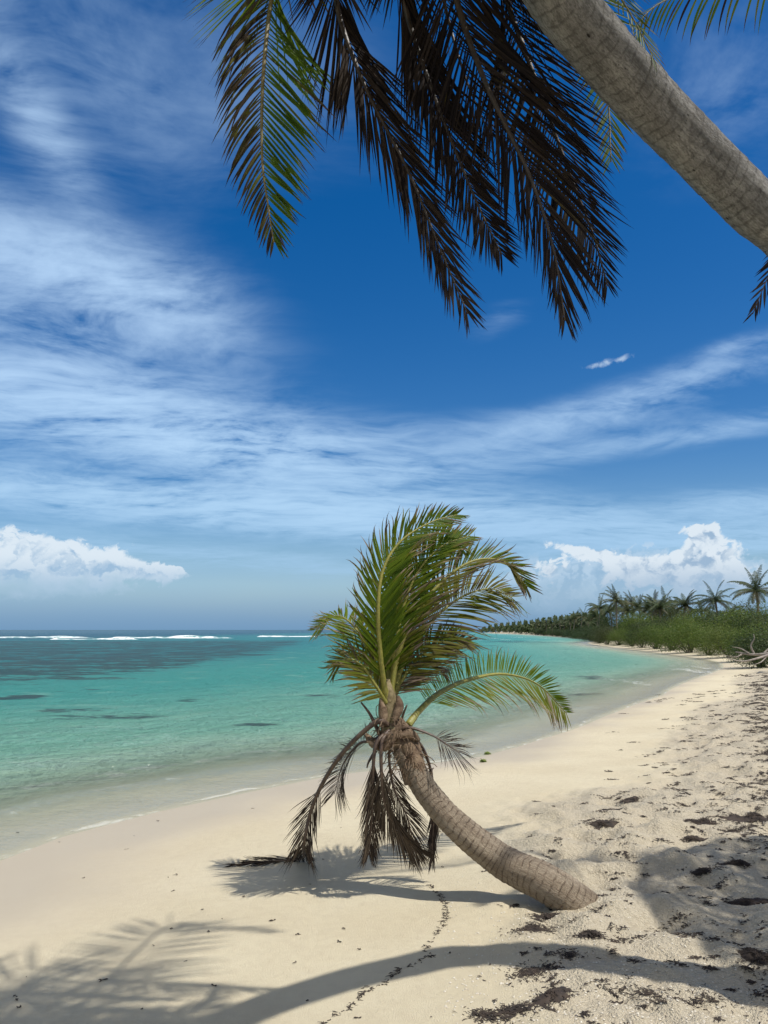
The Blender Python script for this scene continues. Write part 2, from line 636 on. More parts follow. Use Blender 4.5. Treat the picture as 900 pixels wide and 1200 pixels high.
def frond(name, parent, ctrl, mats, rng, n=60, length=((0, .5), (1, .2)), width=.03, normal=(0, -1, 0), angle=((0, 60), (1, 25)),
          grav=(0.5, 0.5), wind=Vector((0, 0, 0)), dry=0.1, tipdry=.75, t0=.15, dihed=0.25, K=8, rib=.014, sidelen=(1, 1),
          curl=0.0, jitter=.12, miss=.03, label=None, dryside=(0, 0), flat=.0, tone=(0, 1)):
    """a pinnate palm leaf: child mesh of leaflets, with its midrib as a sub-part"""
    R = catmull(ctrl, 90)
    if parent is not None and parent.get('label', '').startswith('short'):
        n = int(n * 1.35); width *= .66; wind = wind * 1.25
        length = [(a, b * 1.0) for a, b in length]; curl *= 1.5; dry = min(1, dry + .05)
        if nm_live(name): jitter = .24
        else: jitter, width, n, curl = max(.2, jitter * 1.6), width * .55, int(n * 1.25), max(curl, .8); rib *= .72
    N0 = Vector(normal).normalized()
    G = Vector((0, 0, -1))
    mb = MB()
    cum = [0.0]
    for i in range(1, len(R)):
        cum.append(cum[-1] + (R[i] - R[i - 1]).length)
    for i in range(n):
        for s in (0, 1):
            t = t0 + (1 - t0) * (i + .5 * s + rng.uniform(-.25, .25)) / n
            t = min(max(t, 0), 1.0)
            if rng.random() < miss:
                continue
            fi = t * (len(R) - 1)
            i0 = min(int(fi), len(R) - 2)
            base = R[i0].lerp(R[i0 + 1], fi - i0)
            T = (R[min(i0 + 2, len(R) - 1)] - R[max(i0 - 1, 0)]).normalized()
            N = (N0 - T * N0.dot(T))
            if N.length < .05: N = Vector((1, 0, 0))
            N.normalize()
            S = T.cross(N).normalized() * (1 if s else -1)
            tt = (t - t0) / (1 - t0)
            A = math.radians(lin(angle, tt) + rng.gauss(0, 4))
            dh = dihed + rng.gauss(0, .05)
            d = (T * math.cos(A) + (S * math.cos(dh) + N * math.sin(dh)) * math.sin(A)).normalized()
            L = lin(length, tt) * sidelen[s] * rng.uniform(.84, 1.08)
            w0 = width * rng.uniform(.8, 1.15) * (0.55 + .45 * min(1, L / max(1e-6, lin(length, .3))))
            g = (grav[s] * rng.uniform(.7, 1.35))
            ju = Vector((rng.gauss(0, 1), rng.gauss(0, 1), rng.gauss(0, 1))) * jitter
            dr = min(1, max(0, dry + dryside[s] + rng.gauss(0, .09)))
            if rng.random() < .06: dr = min(1, dr + rng.uniform(.2, .6))
            tip0 = 1 - (1.15 - tipdry) * rng.uniform(.15, 1.0) * 1.15
            tn = tone[0] + (tone[1] - tone[0]) * rng.random()
            p = base.copy()
            vs, lf = [], []
            cdir = rng.choice((-1, 1)) * curl * rng.uniform(.2, 1)
            wv = (T - d * T.dot(d)).normalized()
            wv = (wv + N * flat * (1 if s else -1)).normalized()
            for k in range(K + 1):
                q = k / K
                wd = w0 * (0.35 + 2.2 * q if q < .22 else 0.83 + .17 * math.sin(min(1, (q - .22) / .3) * 1.57)) * (1 - max(0, (q - .45) / .55) ** 1.4) + w0 * .02
                wv = (wv - d * wv.dot(d))
                if wv.length < 1e-4: wv = d.orthogonal()
                wv.normalize()
                nn = d.cross(wv)
                vs += [p - wv * wd * .5, p + nn * wd * .22, p + wv * wd * .5]
                dv = min(1, dr + .9 * max(0, (q - tip0) / max(.12, 1 - tip0)))
                lf += [(dv, tn, 0)] * 3
                step = L / K
                bend = G * g + wind + ju
                d = (d + bend * (step / .12) * .17 * (0.35 + 1.1 * q)).normalized()
                if curl and q > .5:
                    d = (d + nn * cdir * (q - .5) * 1.2).normalized()
                p = p + d * step
            fs = []
            for k in range(K):
                b = 3 * k
                fs += [(b, b + 1, b + 4, b + 3), (b + 1, b + 2, b + 5, b + 4)]
            mb.add(vs, fs, lf)
    o = mb.build(name, mats[0], parent)
    rb = MB()
    tube(rb, R, lambda t: rib * (1.5 - 1.3 * t) * (1.15 if t < .05 else 1), 7)
    r = rb.build('midrib', mats[1])
    r.parent = o
    if label: o['label'] = label
    return o


# ------------------------------------------------------------------ world: sky with clouds
def build_world():
    w = bpy.data.worlds.new('World')
    scene.world = w
    w.use_nodes = True
    nt = w.node_tree
    nt.nodes.clear()
    X.nt = nt
    sky = nt.nodes.new('ShaderNodeTexSky')
    sky.sky_type = 'NISHITA'
    sky.sun_disc = False
    sky.sun_elevation = math.asin(SUN.z)
    sky.sun_rotation = math.atan2(SUN.x, SUN.y)
    sky.altitude = 0
    sky.air_density = 1.0
    sky.dust_density = .6
    sky.ozone_density = 2.5
    v = coord('Generated')
    x, y, z = sep(v)
    az = mth('ARCTAN2', x, y) * 57.2958
    el = mth('ARCSINE', z) * 57.2958
    zz = mth('MAXIMUM', z, 0.0) + .10
    q = xyz(x / zz, y / zz, 0)

    hsv = nt.nodes.new('ShaderNodeHueSaturation')
    hsv.inputs['Hue'].default_value = .507
    hsv.inputs['Saturation'].default_value = SKY_SAT
    hsv.inputs['Value'].default_value = SKY_VAL
    put(hsv.inputs['Color'], X(sky.outputs[0]))
    base = X(hsv.outputs[0])

    def blob(px, py, rx, ry, rot=0.0, amp=1.0, hard=1.0):
        a0, e0 = azel(px, py)
        # degrees per pixel near this direction
        a1, e1 = azel(px + 1, py)
        a2, e2 = azel(px, py - 1)
        ka, ke = math.hypot((a1 - a0), e1 - e0), math.hypot(e2 - e0, (a2 - a0) * 0)
        c, s = math.cos(math.radians(rot)), math.sin(math.radians(rot))
        da, de = (az - a0) * (1 / ka), (el - e0) * (1 / ke)
        uu = (da * c + de * s) * (1 / rx)
        vv = (de * c - da * s) * (1 / ry)
        r2 = uu * uu + vv * vv
        return mth('EXPONENT', r2 * -1.0) * amp

    def total(items):
        t = None
        for it in items:
            b = blob(*it)
            t = b if t is None else t + b
        return t

    # ---- thin high cloud: soft veils with fine fibres
    cx, cy = x / zz, y / zz
    wa = noise2(cx, cy, .9, 3, .5) - .5
    wb = noise2(cx + 7.0, cy + 3.0, .9, 3, .5) - .5
    gx, gy = cx + wa * .55, cy + wb * .55
    n1 = noise2(gx * .8, gy * 1.5 + gx * .3, 1.7, 5, .60)
    fib = noise2(gx * 1.2 + gy * .5, gy * 5.0 - gx * 1.3, 2.6, 5, .62)
    puff = noise2(gx, gy * 1.3, 6.5, 5, .65)
    region = total([
        (30, 300, 210, 62, -10, .62), (175, 345, 105, 46, -12, .52), (-20, 420, 330, 90, -8, .60), (40, 130, 95, 34, -52, .62),
        (60, 60, 190, 110, -30, .20), (230, 70, 300, 150, 0, .15), (110, 490, 320, 36, -7, .50), (340, 535, 230, 42, -9, .62),
        (60, 585, 300, 24, -2, .50), (330, 598, 340, 26, -3, .70), (770, 458, 210, 22, 13, .50), (560, 505, 260, 20, 3, .28), (770, 515, 230, 15, 4, .38),
        (680, 620, 380, 24, -3, .74), (880, 588, 80, 14, -6, .55), (850, 100, 120, 110, 0, .26), 
        (583, 375, 40, 18, 20, .20), (860, 405, 34, 9, 5, .36), (270, 655, 320, 14, -4, .45), (740, 655, 220, 26, 0, .45)])
    dens = region * (1.0 + (n1 - .5) * 3.0 + (fib - .5) * 1.15 + (puff - .5) * 1.3)
    dens = mth('MAXIMUM', dens - .02, 0.0)
    dens = dens * dens / (dens + .16)
    dens = 1.0 - mth('EXPONENT', dens * -1.45)
    lowf = 1.0 - smooth(3, 22, el)
    cir = mix(lowf, (4.9, 6.9, 9.4), (4.3, 6.5, 8.7))
    c = mix(dens, base, cir)

    # ---- hazy air low over the sea
    wv = noise2(az * .5, el * .6 + 9.0, .9, 4, .6)
    hz = 1.0 - smooth(-2, 12.0, el + (noise2(az * .03, el * .16, 1.0, 3, .55) - .5) * 6)
    c = mix(hz * .80, c, (2.35, 4.35, 6.9))
    hz2 = 1.0 - smooth(-.5, 3.6, el)
    c = mix(hz2 * .75, c, (1.25, 2.6, 4.4))

    # ---- heaped clouds
    def cumulus(c, items, base_px, base_soft, hi, lo, k, thr, seed, amp=1.0, soft=.22, rag=1.0, bias=.26):
        f = total(items)
        ux, uy = az * k + (wv - .5) * 1.6 + seed, el * k * 1.15 + (wv - .5) * 1.6
        nn = noise2(ux, uy, 1.0, 5, .60)
        vo = voro2(ux, uy, 1.5)
        field = f + (nn - .5) * 2.1 * rag + (.45 - vo) * .75 * rag
        mask = smooth(thr, thr + soft, field) * smooth(.10, .38, f)
        b = azel(450, base_px)[1]
        mask = mask * smooth(b - base_soft, b + base_soft, el + (wv - .5) * 3.5)
        nn2 = noise2(ux + .20, uy + .38, 1.0, 3, .55)
        vo2 = voro2(ux + .12, uy + .25, 1.5)
        lit = smooth(-.20, .26, (nn - nn2) * 1.3 + (vo2 - vo) * .35 + (bias - (field - thr) * .30))
        low = smooth(b, b + base_soft * 1.7, el)
        lit = lit * (.25 + low * .75)
        return mix(mask * amp, c, mix(lit, lo, hi))

    c = cumulus(c, [(680, 690, 170, 32, 0, .8), (560, 705, 110, 18, 0, .5), (850, 695, 130, 34, 0, .9), (760, 670, 120, 30, 0, .75)], 712, 1.6, (5.2, 6.5, 7.9), (3.0, 4.5, 6.2), .30, .46, 21.0, .62, .6)
    c = cumulus(c, [(0, 655, 110, 34, 0, 1.15), (90, 658, 75, 26, -4, .95), (170, 668, 52, 9, -5, 1.0), (40, 685, 190, 26, 0, .75)],
                694, 1.5, (6.9, 7.8, 8.6), (3.2, 4.8, 6.6), .42, .55, 3.0, .95, .34, .75, .48)
    c = cumulus(c, [(824, 628, 22, 20, 0, 1.3), (842, 655, 40, 26, 0, 1.1), (795, 664, 42, 20, 0, .95), (738, 668, 38, 18, 0, .9), (648, 670, 20, 18, 0, .95),
                    (690, 648, 85, 9, -14, .85), (820, 690, 100, 20, 0, .7)],
                698, 1.6, (7.0, 7.8, 8.5), (3.1, 4.4, 6.0), .60, .52, 8.0, .93, .30, .80, .36)
    c = cumulus(c, [(716, 424, 34, 6, 8, 1.0), (700, 428, 26, 5, 10, .4)], 500, .5, (6.0, 7.3, 8.7), (4.2, 5.9, 8.0), .9, .60, 14.0, .62, 1.1, .9)
    # unseen sky above and behind: white cloud added to neutralise the blue ambient
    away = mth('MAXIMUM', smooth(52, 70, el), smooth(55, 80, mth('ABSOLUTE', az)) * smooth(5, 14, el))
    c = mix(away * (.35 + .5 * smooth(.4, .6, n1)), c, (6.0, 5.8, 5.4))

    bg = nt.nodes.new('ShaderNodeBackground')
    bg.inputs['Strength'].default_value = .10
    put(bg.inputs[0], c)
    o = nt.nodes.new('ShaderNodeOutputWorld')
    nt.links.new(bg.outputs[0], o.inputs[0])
    w.cycles.sampling_method = 'NONE'


SKY_SAT, SKY_VAL = 1.47, .98
build_world()

# sun
sl = bpy.data.lights.new('sun', 'SUN')
sl.energy = 4.0
sl.angle = math.radians(.6)
sl.color = (1.0, .955, .88)
so = bpy.data.objects.new('sun', sl)
COL.objects.link(so)
so.rotation_euler = SUN.to_track_quat('Z', 'Y').to_euler()

# camera
cd = bpy.data.cameras.new('camera')
cam = bpy.data.objects.new('camera', cd)
COL.objects.link(cam)
cam.location = (0, 0, CAMZ)
cam.rotation_euler = (math.pi / 2 + PITCH, 0, 0)
cd.sensor_fit = 'VERTICAL'
cd.sensor_height = 36
cd.lens = 36 * F / 1200
cd.clip_start = .05
cd.clip_end = 40000
scene.camera = cam
vs_ = scene.view_settings
vs_.view_transform = 'Standard'
vs_.look = 'None'
vs_.exposure = .10
vs_.gamma = 1
scene.cycles.use_adaptive_sampling = True
scene.cycles.adaptive_threshold = .02
scene.cycles.max_bounces = 6
scene.cycles.transparent_max_bounces = 12
scene.cycles.caustics_reflective = False
scene.cycles.caustics_refractive = False

# ------------------------------------------------------------------ ground and sea sheets
M_SAND, M_WATER, M_FOAM = mat_sand(), mat_water(), mat_foam()


def polar(radii, angs, zfun, name, mat, keep=None, attrs=None):
    R, A = np.meshgrid(radii, angs, indexing='ij')
    x, y = (R * np.sin(A)).ravel(), (R * np.cos(A)).ravel()
    sd = sdist(x, y)
    z = zfun(x, y, sd)
    nr, na = len(radii), len(angs)
    i, j = np.meshgrid(np.arange(nr - 1), np.arange(na - 1), indexing='ij')
    a = (i * na + j).ravel()
    f = np.stack([a, a + 1, a + na + 1, a + na], axis=1)
    if keep is not None:
        k = keep(x, y, sd)
        f = f[k[f].any(axis=1)]
    me = bpy.data.meshes.new(name)
    co = np.stack([x, y, z], axis=1)
    used = np.zeros(len(co), bool); used[f.ravel()] = True
    remap = np.cumsum(used) - 1
    co, f = co[used], remap[f]
    me.vertices.add(len(co)); me.vertices.foreach_set('co', co.astype(np.float32).ravel())
    me.loops.add(f.size); me.loops.foreach_set('vertex_index', f.astype(np.int32).ravel())
    me.polygons.add(len(f))
    me.polygons.foreach_set('loop_start', np.arange(0, f.size, 4, dtype=np.int32))
    me.update(calc_edges=True)
    me.validate()
    me.polygons.foreach_set('use_smooth', np.ones(len(f), bool))
    at = me.attributes.new('shore', 'FLOAT', 'POINT'); at.data.foreach_set('value', sd[used].astype(np.float32))
    for nm, fn in (attrs or {}).items():
        at = me.attributes.new(nm, 'FLOAT', 'POINT'); at.data.foreach_set('value', fn(x, y, sd)[used].astype(np.float32))
    me.materials.append(mat)
    o = bpy.data.objects.new(name, me)
    COL.objects.link(o)
    return o


DEG = math.pi / 180
angs = np.unique(np.round(np.concatenate([np.arange(-180, -40, 3.0), np.arange(-40, 40, .16), np.arange(40, 180.1, 3.0)]), 4))
angs[-1] = 180
rad1 = np.concatenate([[.02], np.arange(.3, 1.6, .2), np.exp(np.arange(math.log(1.7), math.log(26), .0085)), np.exp(np.arange(math.log(26.2), math.log(700), .02)),
                       np.exp(np.arange(math.log(720), math.log(15000), .2))])
ground = polar(rad1, angs * DEG, lambda x, y, sd: height(x, y, sd), 'ground', M_SAND, attrs={'trodden': roughness})
tag(ground, 'pale coral sand beach curving away to the headland', 'beach', kind='structure')


def W(pts_px):        # pixel outlines of weed patches -> world points on the sea
    return [on_level(a, b, ZW) for a, b in pts_px]


def weed_attr(x, y, sd):
    w = np.zeros(len(x))
    # big bed far out on the left: its inner edge runs away from the shore
    edge = np.interp(y, [18, 24, 30, 47, 70, 91, 130, 400], [-16, -12.5, -10.5, -9, -9, -11.0, -12, -30])
    bed = sstep(-3.0, 4.5, edge - x) * sstep(20, 34, y + (-x) * .05) * (1 - sstep(120, 170, y))
    w = np.maximum(w, bed * .98)
    for (px, py, rx, ry, a) in [(125, 840, 70, 4, 1), (70, 832, 60, 3, .8), (300, 850, 30, 3, .85), (385, 817, 45, 4, .95), (190, 887, 14, 2.5, .8), (225, 820, 20, 3, .7),
                                (95, 809, 30, 3, .7), (20, 818, 30, 4, .8), (360, 775, 60, 3.5, .45), (690, 795, 26, 4.2, 1.05), (690, 815, 30, 2.6, .8), (670, 760, 60, 3, .55), (600, 752, 60, 3, .7), (520, 757, 90, 4, .6),
                                (770, 790, 30, 3, .45), (530, 800, 40, 2, .6), (600, 775, 40, 1.5, .5), (460, 748, 200, 1.6, .55), (240, 790, 50, 3, .5)]:
        c = on_level(px, py, ZW)
        e = on_level(px + rx, py, ZW)
        n_, f_ = on_level(px, py + ry, ZW), on_level(px, max(py - ry, 739.5), ZW)
        sx, sy = abs(e.x - c.x), max(.4, abs(n_.y - f_.y) * .5)
        q = ((x - c.x) / sx) ** 2 + ((y - c.y) / sy) ** 2
        w = np.maximum(w, a * np.exp(-q * .8) * .95)
    return w


def surf_attr(x, y, sd):
    s = np.zeros(len(x))
    for (px, py, rx, ry, a) in [(808, 786, 16, 3.0, 1.3), (826, 783, 10, 3, 1.2), (742, 800, 10, 3.5, 1.3), (718, 797, 22, 1.0, 1.0), (680, 846, 22, 1.4, .9), (610, 877, 30, 1.5, .6),
                                (577, 748, 5, .7, 1), (592, 749.5, 6, .6, 1), (608, 747, 7, .5, 1), (622, 750, 8, .5, 1), (638, 748, 6, .4, 1), (655, 751, 8, .5, .9), (560, 750, 6, .5, .9), (702, 758, 20, .8, .8),
                                (640, 744.6, 30, .4, 1), (588, 743.4, 20, .3, .8)]:
        c = on_level(px, py, ZW)
        e = on_level(px + rx, py, ZW)
        n_, f_ = on_level(px, py + ry, ZW), on_level(px, max(py - ry, 738.8), ZW)
        sx, sy = abs(e.x - c.x), max(.12, abs(n_.y - f_.y) * .5)
        s = np.maximum(s, a * np.exp(-(((x - c.x) / sx) ** 2 + ((y - c.y) / sy) ** 2) * .8))
    return s


def wave_z(x, y, sd):
    d = -sd
    r = np.hypot(x, y)
    amp = sstep(0.3, 6, d) * (1 - sstep(60, 400, r))
    z = .018 * fbm(x * .9, y * 1.3, 71, 3) * 2 * amp
    # low swash waves running parallel to the beach
    ph = d + .9 * fbm(x * .35, y * .35, 81, 2)
    for c_, a_, w_ in ((1.3, .030, .28), (3.6, .035, .6), (7.5, .04, 1.0)):
        z = z + a_ * np.exp(-((ph - c_) / w_) ** 2) * (1 - sstep(60, 150, r))
    return ZW + np.clip(z, -.05, .2) * sstep(-.4, .8, d) + .006


rad2 = np.concatenate([np.exp(np.arange(math.log(3.0), math.log(60), .0095)), np.exp(np.arange(math.log(60.6), math.log(700), .0125)), np.exp(np.arange(math.log(720), math.log(30000), .15))])
angw = np.unique(np.round(np.concatenate([np.arange(-110, -40, 2.0), np.arange(-40, 34, .16), np.arange(34, 60, 3.0)]), 4))
sea = polar(rad2, angw * DEG, wave_z, 'water', M_WATER, keep=lambda x, y, sd: sd < .55, attrs={'weed': weed_attr, 'surf': surf_attr})
tag(sea, 'turquoise shallow sea darkening over sea grass towards the horizon', 'sea', kind='structure')


# breakers on the reef: low ridges of white water
def breaker(xa, xb, Y, hgt, wid, seed, label):
    mb = MB()
    n = 160
    prof = [(-1.0, 0), (-.6, .35), (-.3, .85), (-.05, 1.0), (.15, .7), (.5, .3), (1.3, 0)]
    vs, fs = [], []
    for i in range(n + 1):
        t = i / n
        x = xa + (xb - xa) * t
        e = min(1, t / .06, (1 - t) / .10)
        hh = hgt * e * (0.45 + .9 * abs(float(fbm(np.array([x * .09]), np.array([0.3]), seed, 3)[0])) * 2)
        yy = Y + 5 * float(fbm(np.array([x * .02]), np.array([2.0]), seed + 5, 2)[0])
        for (a, b) in prof:
            vs.append((x, yy + a * wid, ZW - .03 + b * hh))
    m_ = len(prof)
    for i in range(n):
        for k in range(m_ - 1):
            a = i * m_ + k
            fs.append((a, a + m_, a + m_ + 1, a + 1))
    mb.add(vs, fs)
    o = mb.build('breaking_wave', M_FOAM)
    return tag(o, label, 'wave', 'waves breaking along the reef', 'structure')


def bx(px, Y):
    return P(px, 745, Y).x


breaker(bx(-30, 190), bx(112, 190), 190, .50, 1.6, 1, 'white wave breaking on the reef at the left edge')
breaker(bx(118, 178), bx(272, 178), 182, .55, 1.5, 4, 'longest white wave breaking on the reef left of the palm')
breaker(bx(300, 215), bx(372, 215), 215, .45, 1.5, 9, 'thin white wave breaking just left of the small palm')
breaker(bx(60, 158), bx(170, 158), 158, .35, 1.2, 14, 'low white wave nearest to the beach on the reef')

# ------------------------------------------------------------------ palm materials
M_G = mat_leaf('palm_leaf_green', (.035, .078, .008), (.135, .195, .012), (.085, .062, .042), (.27, .21, .15), .46)
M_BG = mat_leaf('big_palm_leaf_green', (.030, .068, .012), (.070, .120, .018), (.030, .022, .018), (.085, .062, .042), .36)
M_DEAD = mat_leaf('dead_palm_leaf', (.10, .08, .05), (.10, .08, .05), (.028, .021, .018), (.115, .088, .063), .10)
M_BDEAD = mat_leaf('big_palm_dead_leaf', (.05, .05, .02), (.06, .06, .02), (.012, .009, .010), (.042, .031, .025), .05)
M_RIB = mat_rib('green_midrib', (.20, .20, .035), (.30, .27, .06))
M_BRIB = mat_rib('pale_midrib', (.16, .14, .06), (.25, .20, .10))
M_DRIB = mat_rib('dead_midrib', (.055, .035, .027), (.12, .08, .055))
M_BARK = mat_bark('small_palm_bark', (.56, .465, .35), (.40, .32, .235), (.17, .125, .088), .040, .4, .35, .85, .28)
M_BARK2 = mat_bark('tall_palm_bark', (.50, .49, .47), (.29, .285, .275), (.095, .090, .085), .060, .45, 1.0, .55, .50)
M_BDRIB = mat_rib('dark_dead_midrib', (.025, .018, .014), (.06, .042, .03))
M_FIBRE = mat_simple('leaf_base_fibre', (.25, .18, .115), (.085, .05, .03), 16, .9, .03)
M_SHEATH = mat_simple('leaf_sheath', (.30, .24, .13), (.15, .115, .05), 18, .7, .02)

# ------------------------------------------------------------------ the small leaning palm
rng = random.Random(12)
base_s = ground_px(682, 1056)
small = empty('coconut_palm', base_s)
tag(small, 'short windblown coconut palm leaning out of the sand over its dead hanging fronds', 'palm tree')
YC = 4.96


def S(l):     # list of (px, py, Y)
    return [P(a[0], a[1], a[2] + .34) for a in l]


# trunk: part buried at the right end
DY = .34
tp = [base_s + Vector((.42, -.22, -.30)), base_s + Vector((.08, -.03, -.085))] + [P(642, 1036, 4.86), P(588, 1009, 5.04), P(536, 968, 5.10), P(502, 930, 5.21), P(484, 900, 5.27), P(472, 876, 5.30)]
cl = catmull(tp, 260)
rr_ = random.Random(3)
ringj = [rr_.uniform(-.35, .35) for _ in range(200)]


def small_r(t):
    return lin([(0, .10), (.18, .108), (.35, .112), (.5, .104), (.75, .084), (1, .078)], t)


def small_f(s, a, t):
    k = s / .040
    i = int(k)
    ph = k - i + .12 * math.sin(a * 2 + ringj[i % 200] * 6)
    ph -= math.floor(ph)
    return 1 + .035 * (1 - ph) ** 2 + .02 * ringj[i % 200] + .012 * math.sin(a * 3 + s * 9) + .008 * math.sin(a * 9 + s * 30)


mb = MB()
tube(mb, cl, small_r, 40, small_f)
mb.build('trunk', M_BARK, small)

# brown fibrous leaf bases at the head of the trunk
mb = MB()
bl = catmull(S([(488, 918, 4.91), (483, 893, 4.94), (473, 868, 4.97), (461, 846, 4.98)]), 40)
tube(mb, bl, lambda t: lin([(0, .074), (.25, .086), (.6, .086), (1, .062)], t), 28, lambda s, a, t: 1 + .10 * math.sin(a * 3 + s * 14) + .04 * math.sin(a * 11 + s * 40))
mb.build('leaf_base', M_FIBRE, small)
mb = MB()
bl = catmull(S([(462, 862, 4.98), (456, 838, 4.99), (454, 815, 5.0), (453, 796, 5.0)]), 40)
tube(mb, bl, lambda t: lin([(0, .085), (.3, .064), (.8, .056), (1, .030)], t), 24, lambda s, a, t: 1 + .10 * math.sin(a * 2 + s * 12) + .05 * math.sin(a * 5 - s * 30))
mb.build('leaf_sheath', M_SHEATH, small)
# torn scraps of the fibrous sheaths
for (a, b, c) in [((430, 868, 4.9), (450, 875, 4.86), (468, 852, 4.88)), ((428, 860, 4.95), (440, 872, 4.9), (455, 866, 4.86)), ((492, 868, 4.95), (480, 860, 4.88), (470, 862, 4.86)),
                  ((446, 820, 4.93), (449, 838, 4.92), (447, 852, 4.9)), ((466, 815, 4.95), (468, 828, 4.93), (462, 845, 4.9)), ((505, 905, 4.95), (500, 915, 4.92), (490, 930, 4.95))]:
    mb = MB()
    pts = catmull(S([a, b, c]), 10)
    vs, fs = [], []
    for i, p in enumerate(pts):
        w = .028 * math.sin(math.pi * (i + .7) / 11) + .004
        t = (pts[min(i + 1, 9)] - pts[max(i - 1, 0)]).normalized()
        side = t.cross(Vector((0, -1, .2))).normalized()
        for q, dz in ((-1, 0), (0, -.02), (1, 0)):
            vs.append(p + side * w * q + Vector((0, dz, rng.uniform(-.004, .004))))
        for q, dz in ((1, .004), (0, -.016), (-1, .004)):
            vs.append(p + side * w * q + Vector((0, dz, 0)))
    for i in range(9):
        for k in range(6):
            fs.append((i * 6 + k, i * 6 + (k + 1) % 6, (i + 1) * 6 + (k + 1) % 6, (i + 1) * 6 + k))
    mb.add(vs, fs)
    mb.build('sheath_scrap', M_FIBRE, small)
# loose fibre round the head
mb = MB()
for k in range(240):
    t = rng.random()
    c_ = P(484 + (456 - 484) * t, 905 + (840 - 905) * t, 5.27)
    a = rng.uniform(0, 6.28)
    r0_ = .072 + .02 * rng.random()
    p = c_ + Vector((math.cos(a) * r0_, math.sin(a) * r0_, 0))
    d = Vector((math.cos(a) * .6, math.sin(a) * .6, rng.uniform(-.8, .9)))
    pts = [p.copy()]
    for q in range(5):
        d = (d + Vector((rng.gauss(0, .35), rng.gauss(0, .35), -.28))).normalized()
        p = p + d * rng.uniform(.010, .030)
        pts.append(p.copy())
    tube(mb, pts, rng.uniform(.0012, .003), 4, cap=False)
mb.build('loose_fibre', M_FIBRE, small)
# old leaf stalks sticking out of the head
for k, (pts, r0) in enumerate([([(449, 868, 4.96), (440, 850, 4.95), (433, 836, 4.94), (423, 823, 4.93)], .016), ([(469, 858, 4.98), (471, 842, 4.97), (477, 826, 4.95)], .013),
                               ([(488, 895, 5.0), (500, 905, 5.1), (508, 900, 5.15)], .012), ([(440, 880, 4.9), (432, 893, 4.86), (430, 900, 4.85)], .012)]):
    mb = MB()
    tube(mb, catmull(S(pts), 12), lambda t: r0 * (1.1 - .75 * t), 8)
    mb.build('old_leaf_stalk', M_DRIB, small)

GM, DM = (M_G, M_RIB), (M_DEAD, M_DRIB)
WR = Vector((1, .1, 0))
# living fronds: (control points px,py,Y)
frond('frond', small, S([(453, 822, 4.97), (446, 770, 4.90), (443, 715, 4.88), (449, 668, 4.92), (470, 634, 5.0), (505, 612, 5.1), (536, 603, 5.2)]), GM, rng, n=62,
      length=((0, .30), (.18, .44), (.5, .40), (.8, .26), (1, .12)), width=.027, normal=(0.25, -1, .15), angle=((0, 42), (.35, 36), (.8, 34), (1, 20)), grav=(.03, .10), wind=WR * .14,
      dry=.03, tipdry=.60, t0=.10, dihed=.30, curl=.9, rib=.015, sidelen=(.85, 1.0), dryside=(.20, 0), tone=(.15, 1))
frond('frond', small, S([(457, 822, 4.98), (466, 770, 5.0), (486, 722, 5.06), (520, 680, 5.16), (556, 657, 5.26), (592, 659, 5.36), (618, 688, 5.42)]), GM, rng, n=66,
      length=((0, .26), (.2, .40), (.5, .40), (.8, .28), (1, .14)), width=.026, normal=(-.5, -.75, .55), angle=((0, 50), (.4, 44), (1, 22)), grav=(.22, .10), wind=WR * .28,
      dry=.14, tipdry=.62, t0=.12, dihed=.12, curl=.8, rib=.015, dryside=(.06, .26), tone=(0, .7))
frond('frond', small, S([(459, 822, 5.03), (474, 775, 5.12), (500, 735, 5.25), (535, 703, 5.4), (572, 690, 5.5), (600, 700, 5.6)]), GM, rng, n=58,
      length=((0, .34), (.2, .50), (.6, .48), (1, .2)), width=.026, normal=(-.2, -.8, .6), angle=((0, 66), (1, 32)), grav=(.5, .95), wind=WR * .16,
      dry=.42, tipdry=.8, t0=.12, dihed=.0, curl=.7, rib=.013, tone=(0, .5))
frond('frond', small, S([(457, 822, 5.05), (455, 765, 5.15), (462, 710, 5.2), (480, 662, 5.3), (515, 632, 5.4), (545, 640, 5.5)]), GM, rng, n=56,
      length=((0, .3), (.3, .42), (.7, .33), (1, .14)), width=.026, normal=(.1, -1, .2), angle=((0, 55), (1, 28)), grav=(.20, .24), wind=WR * .20,
      dry=.16, tipdry=.8, t0=.12, dihed=.1, curl=.6, rib=.012, tone=(0, .5))
frond('frond', small, S([(460, 822, 5.02), (476, 790, 5.08), (498, 765, 5.15), (525, 750, 5.22), (550, 752, 5.3)]), GM, rng, n=44,
      length=((0, .28), (.3, .36), (1, .14)), width=.023, normal=(-.2, -.8, .6), angle=((0, 60), (1, 30)), grav=(.45, .45), wind=WR * .12,
      dry=.50, tipdry=.9, t0=.10, dihed=.0, curl=.8, rib=.010, tone=(0, .6))
frond('frond', small, S([(456, 822, 5.04), (438, 775, 5.16), (418, 738, 5.3), (395, 722, 5.45), (370, 738, 5.55)]), GM, rng, n=48,
      length=((0, .34), (.3, .40), (.7, .25), (1, .12)), width=.026, normal=(.3, -.6, .6), angle=((0, 62), (1, 30)), grav=(.40, .30), wind=WR * -.03,
      dry=.22, tipdry=.85, t0=.10, dihed=.05, curl=.8, rib=.012, tone=(.3, 1))
frond('frond', small, S([(453, 824, 4.95), (438, 800, 4.90), (424, 780, 4.88), (408, 772, 4.88), (392, 782, 4.9)]), GM, rng, n=38,
      length=((0, .26), (.3, .32), (1, .14)), width=.023, normal=(.2, -.6, .7), angle=((0, 60), (1, 32)), grav=(.55, .65), wind=WR * -.02,
      dry=.42, tipdry=.9, t0=.10, dihed=.0, curl=.9, rib=.009, tone=(0, .6))
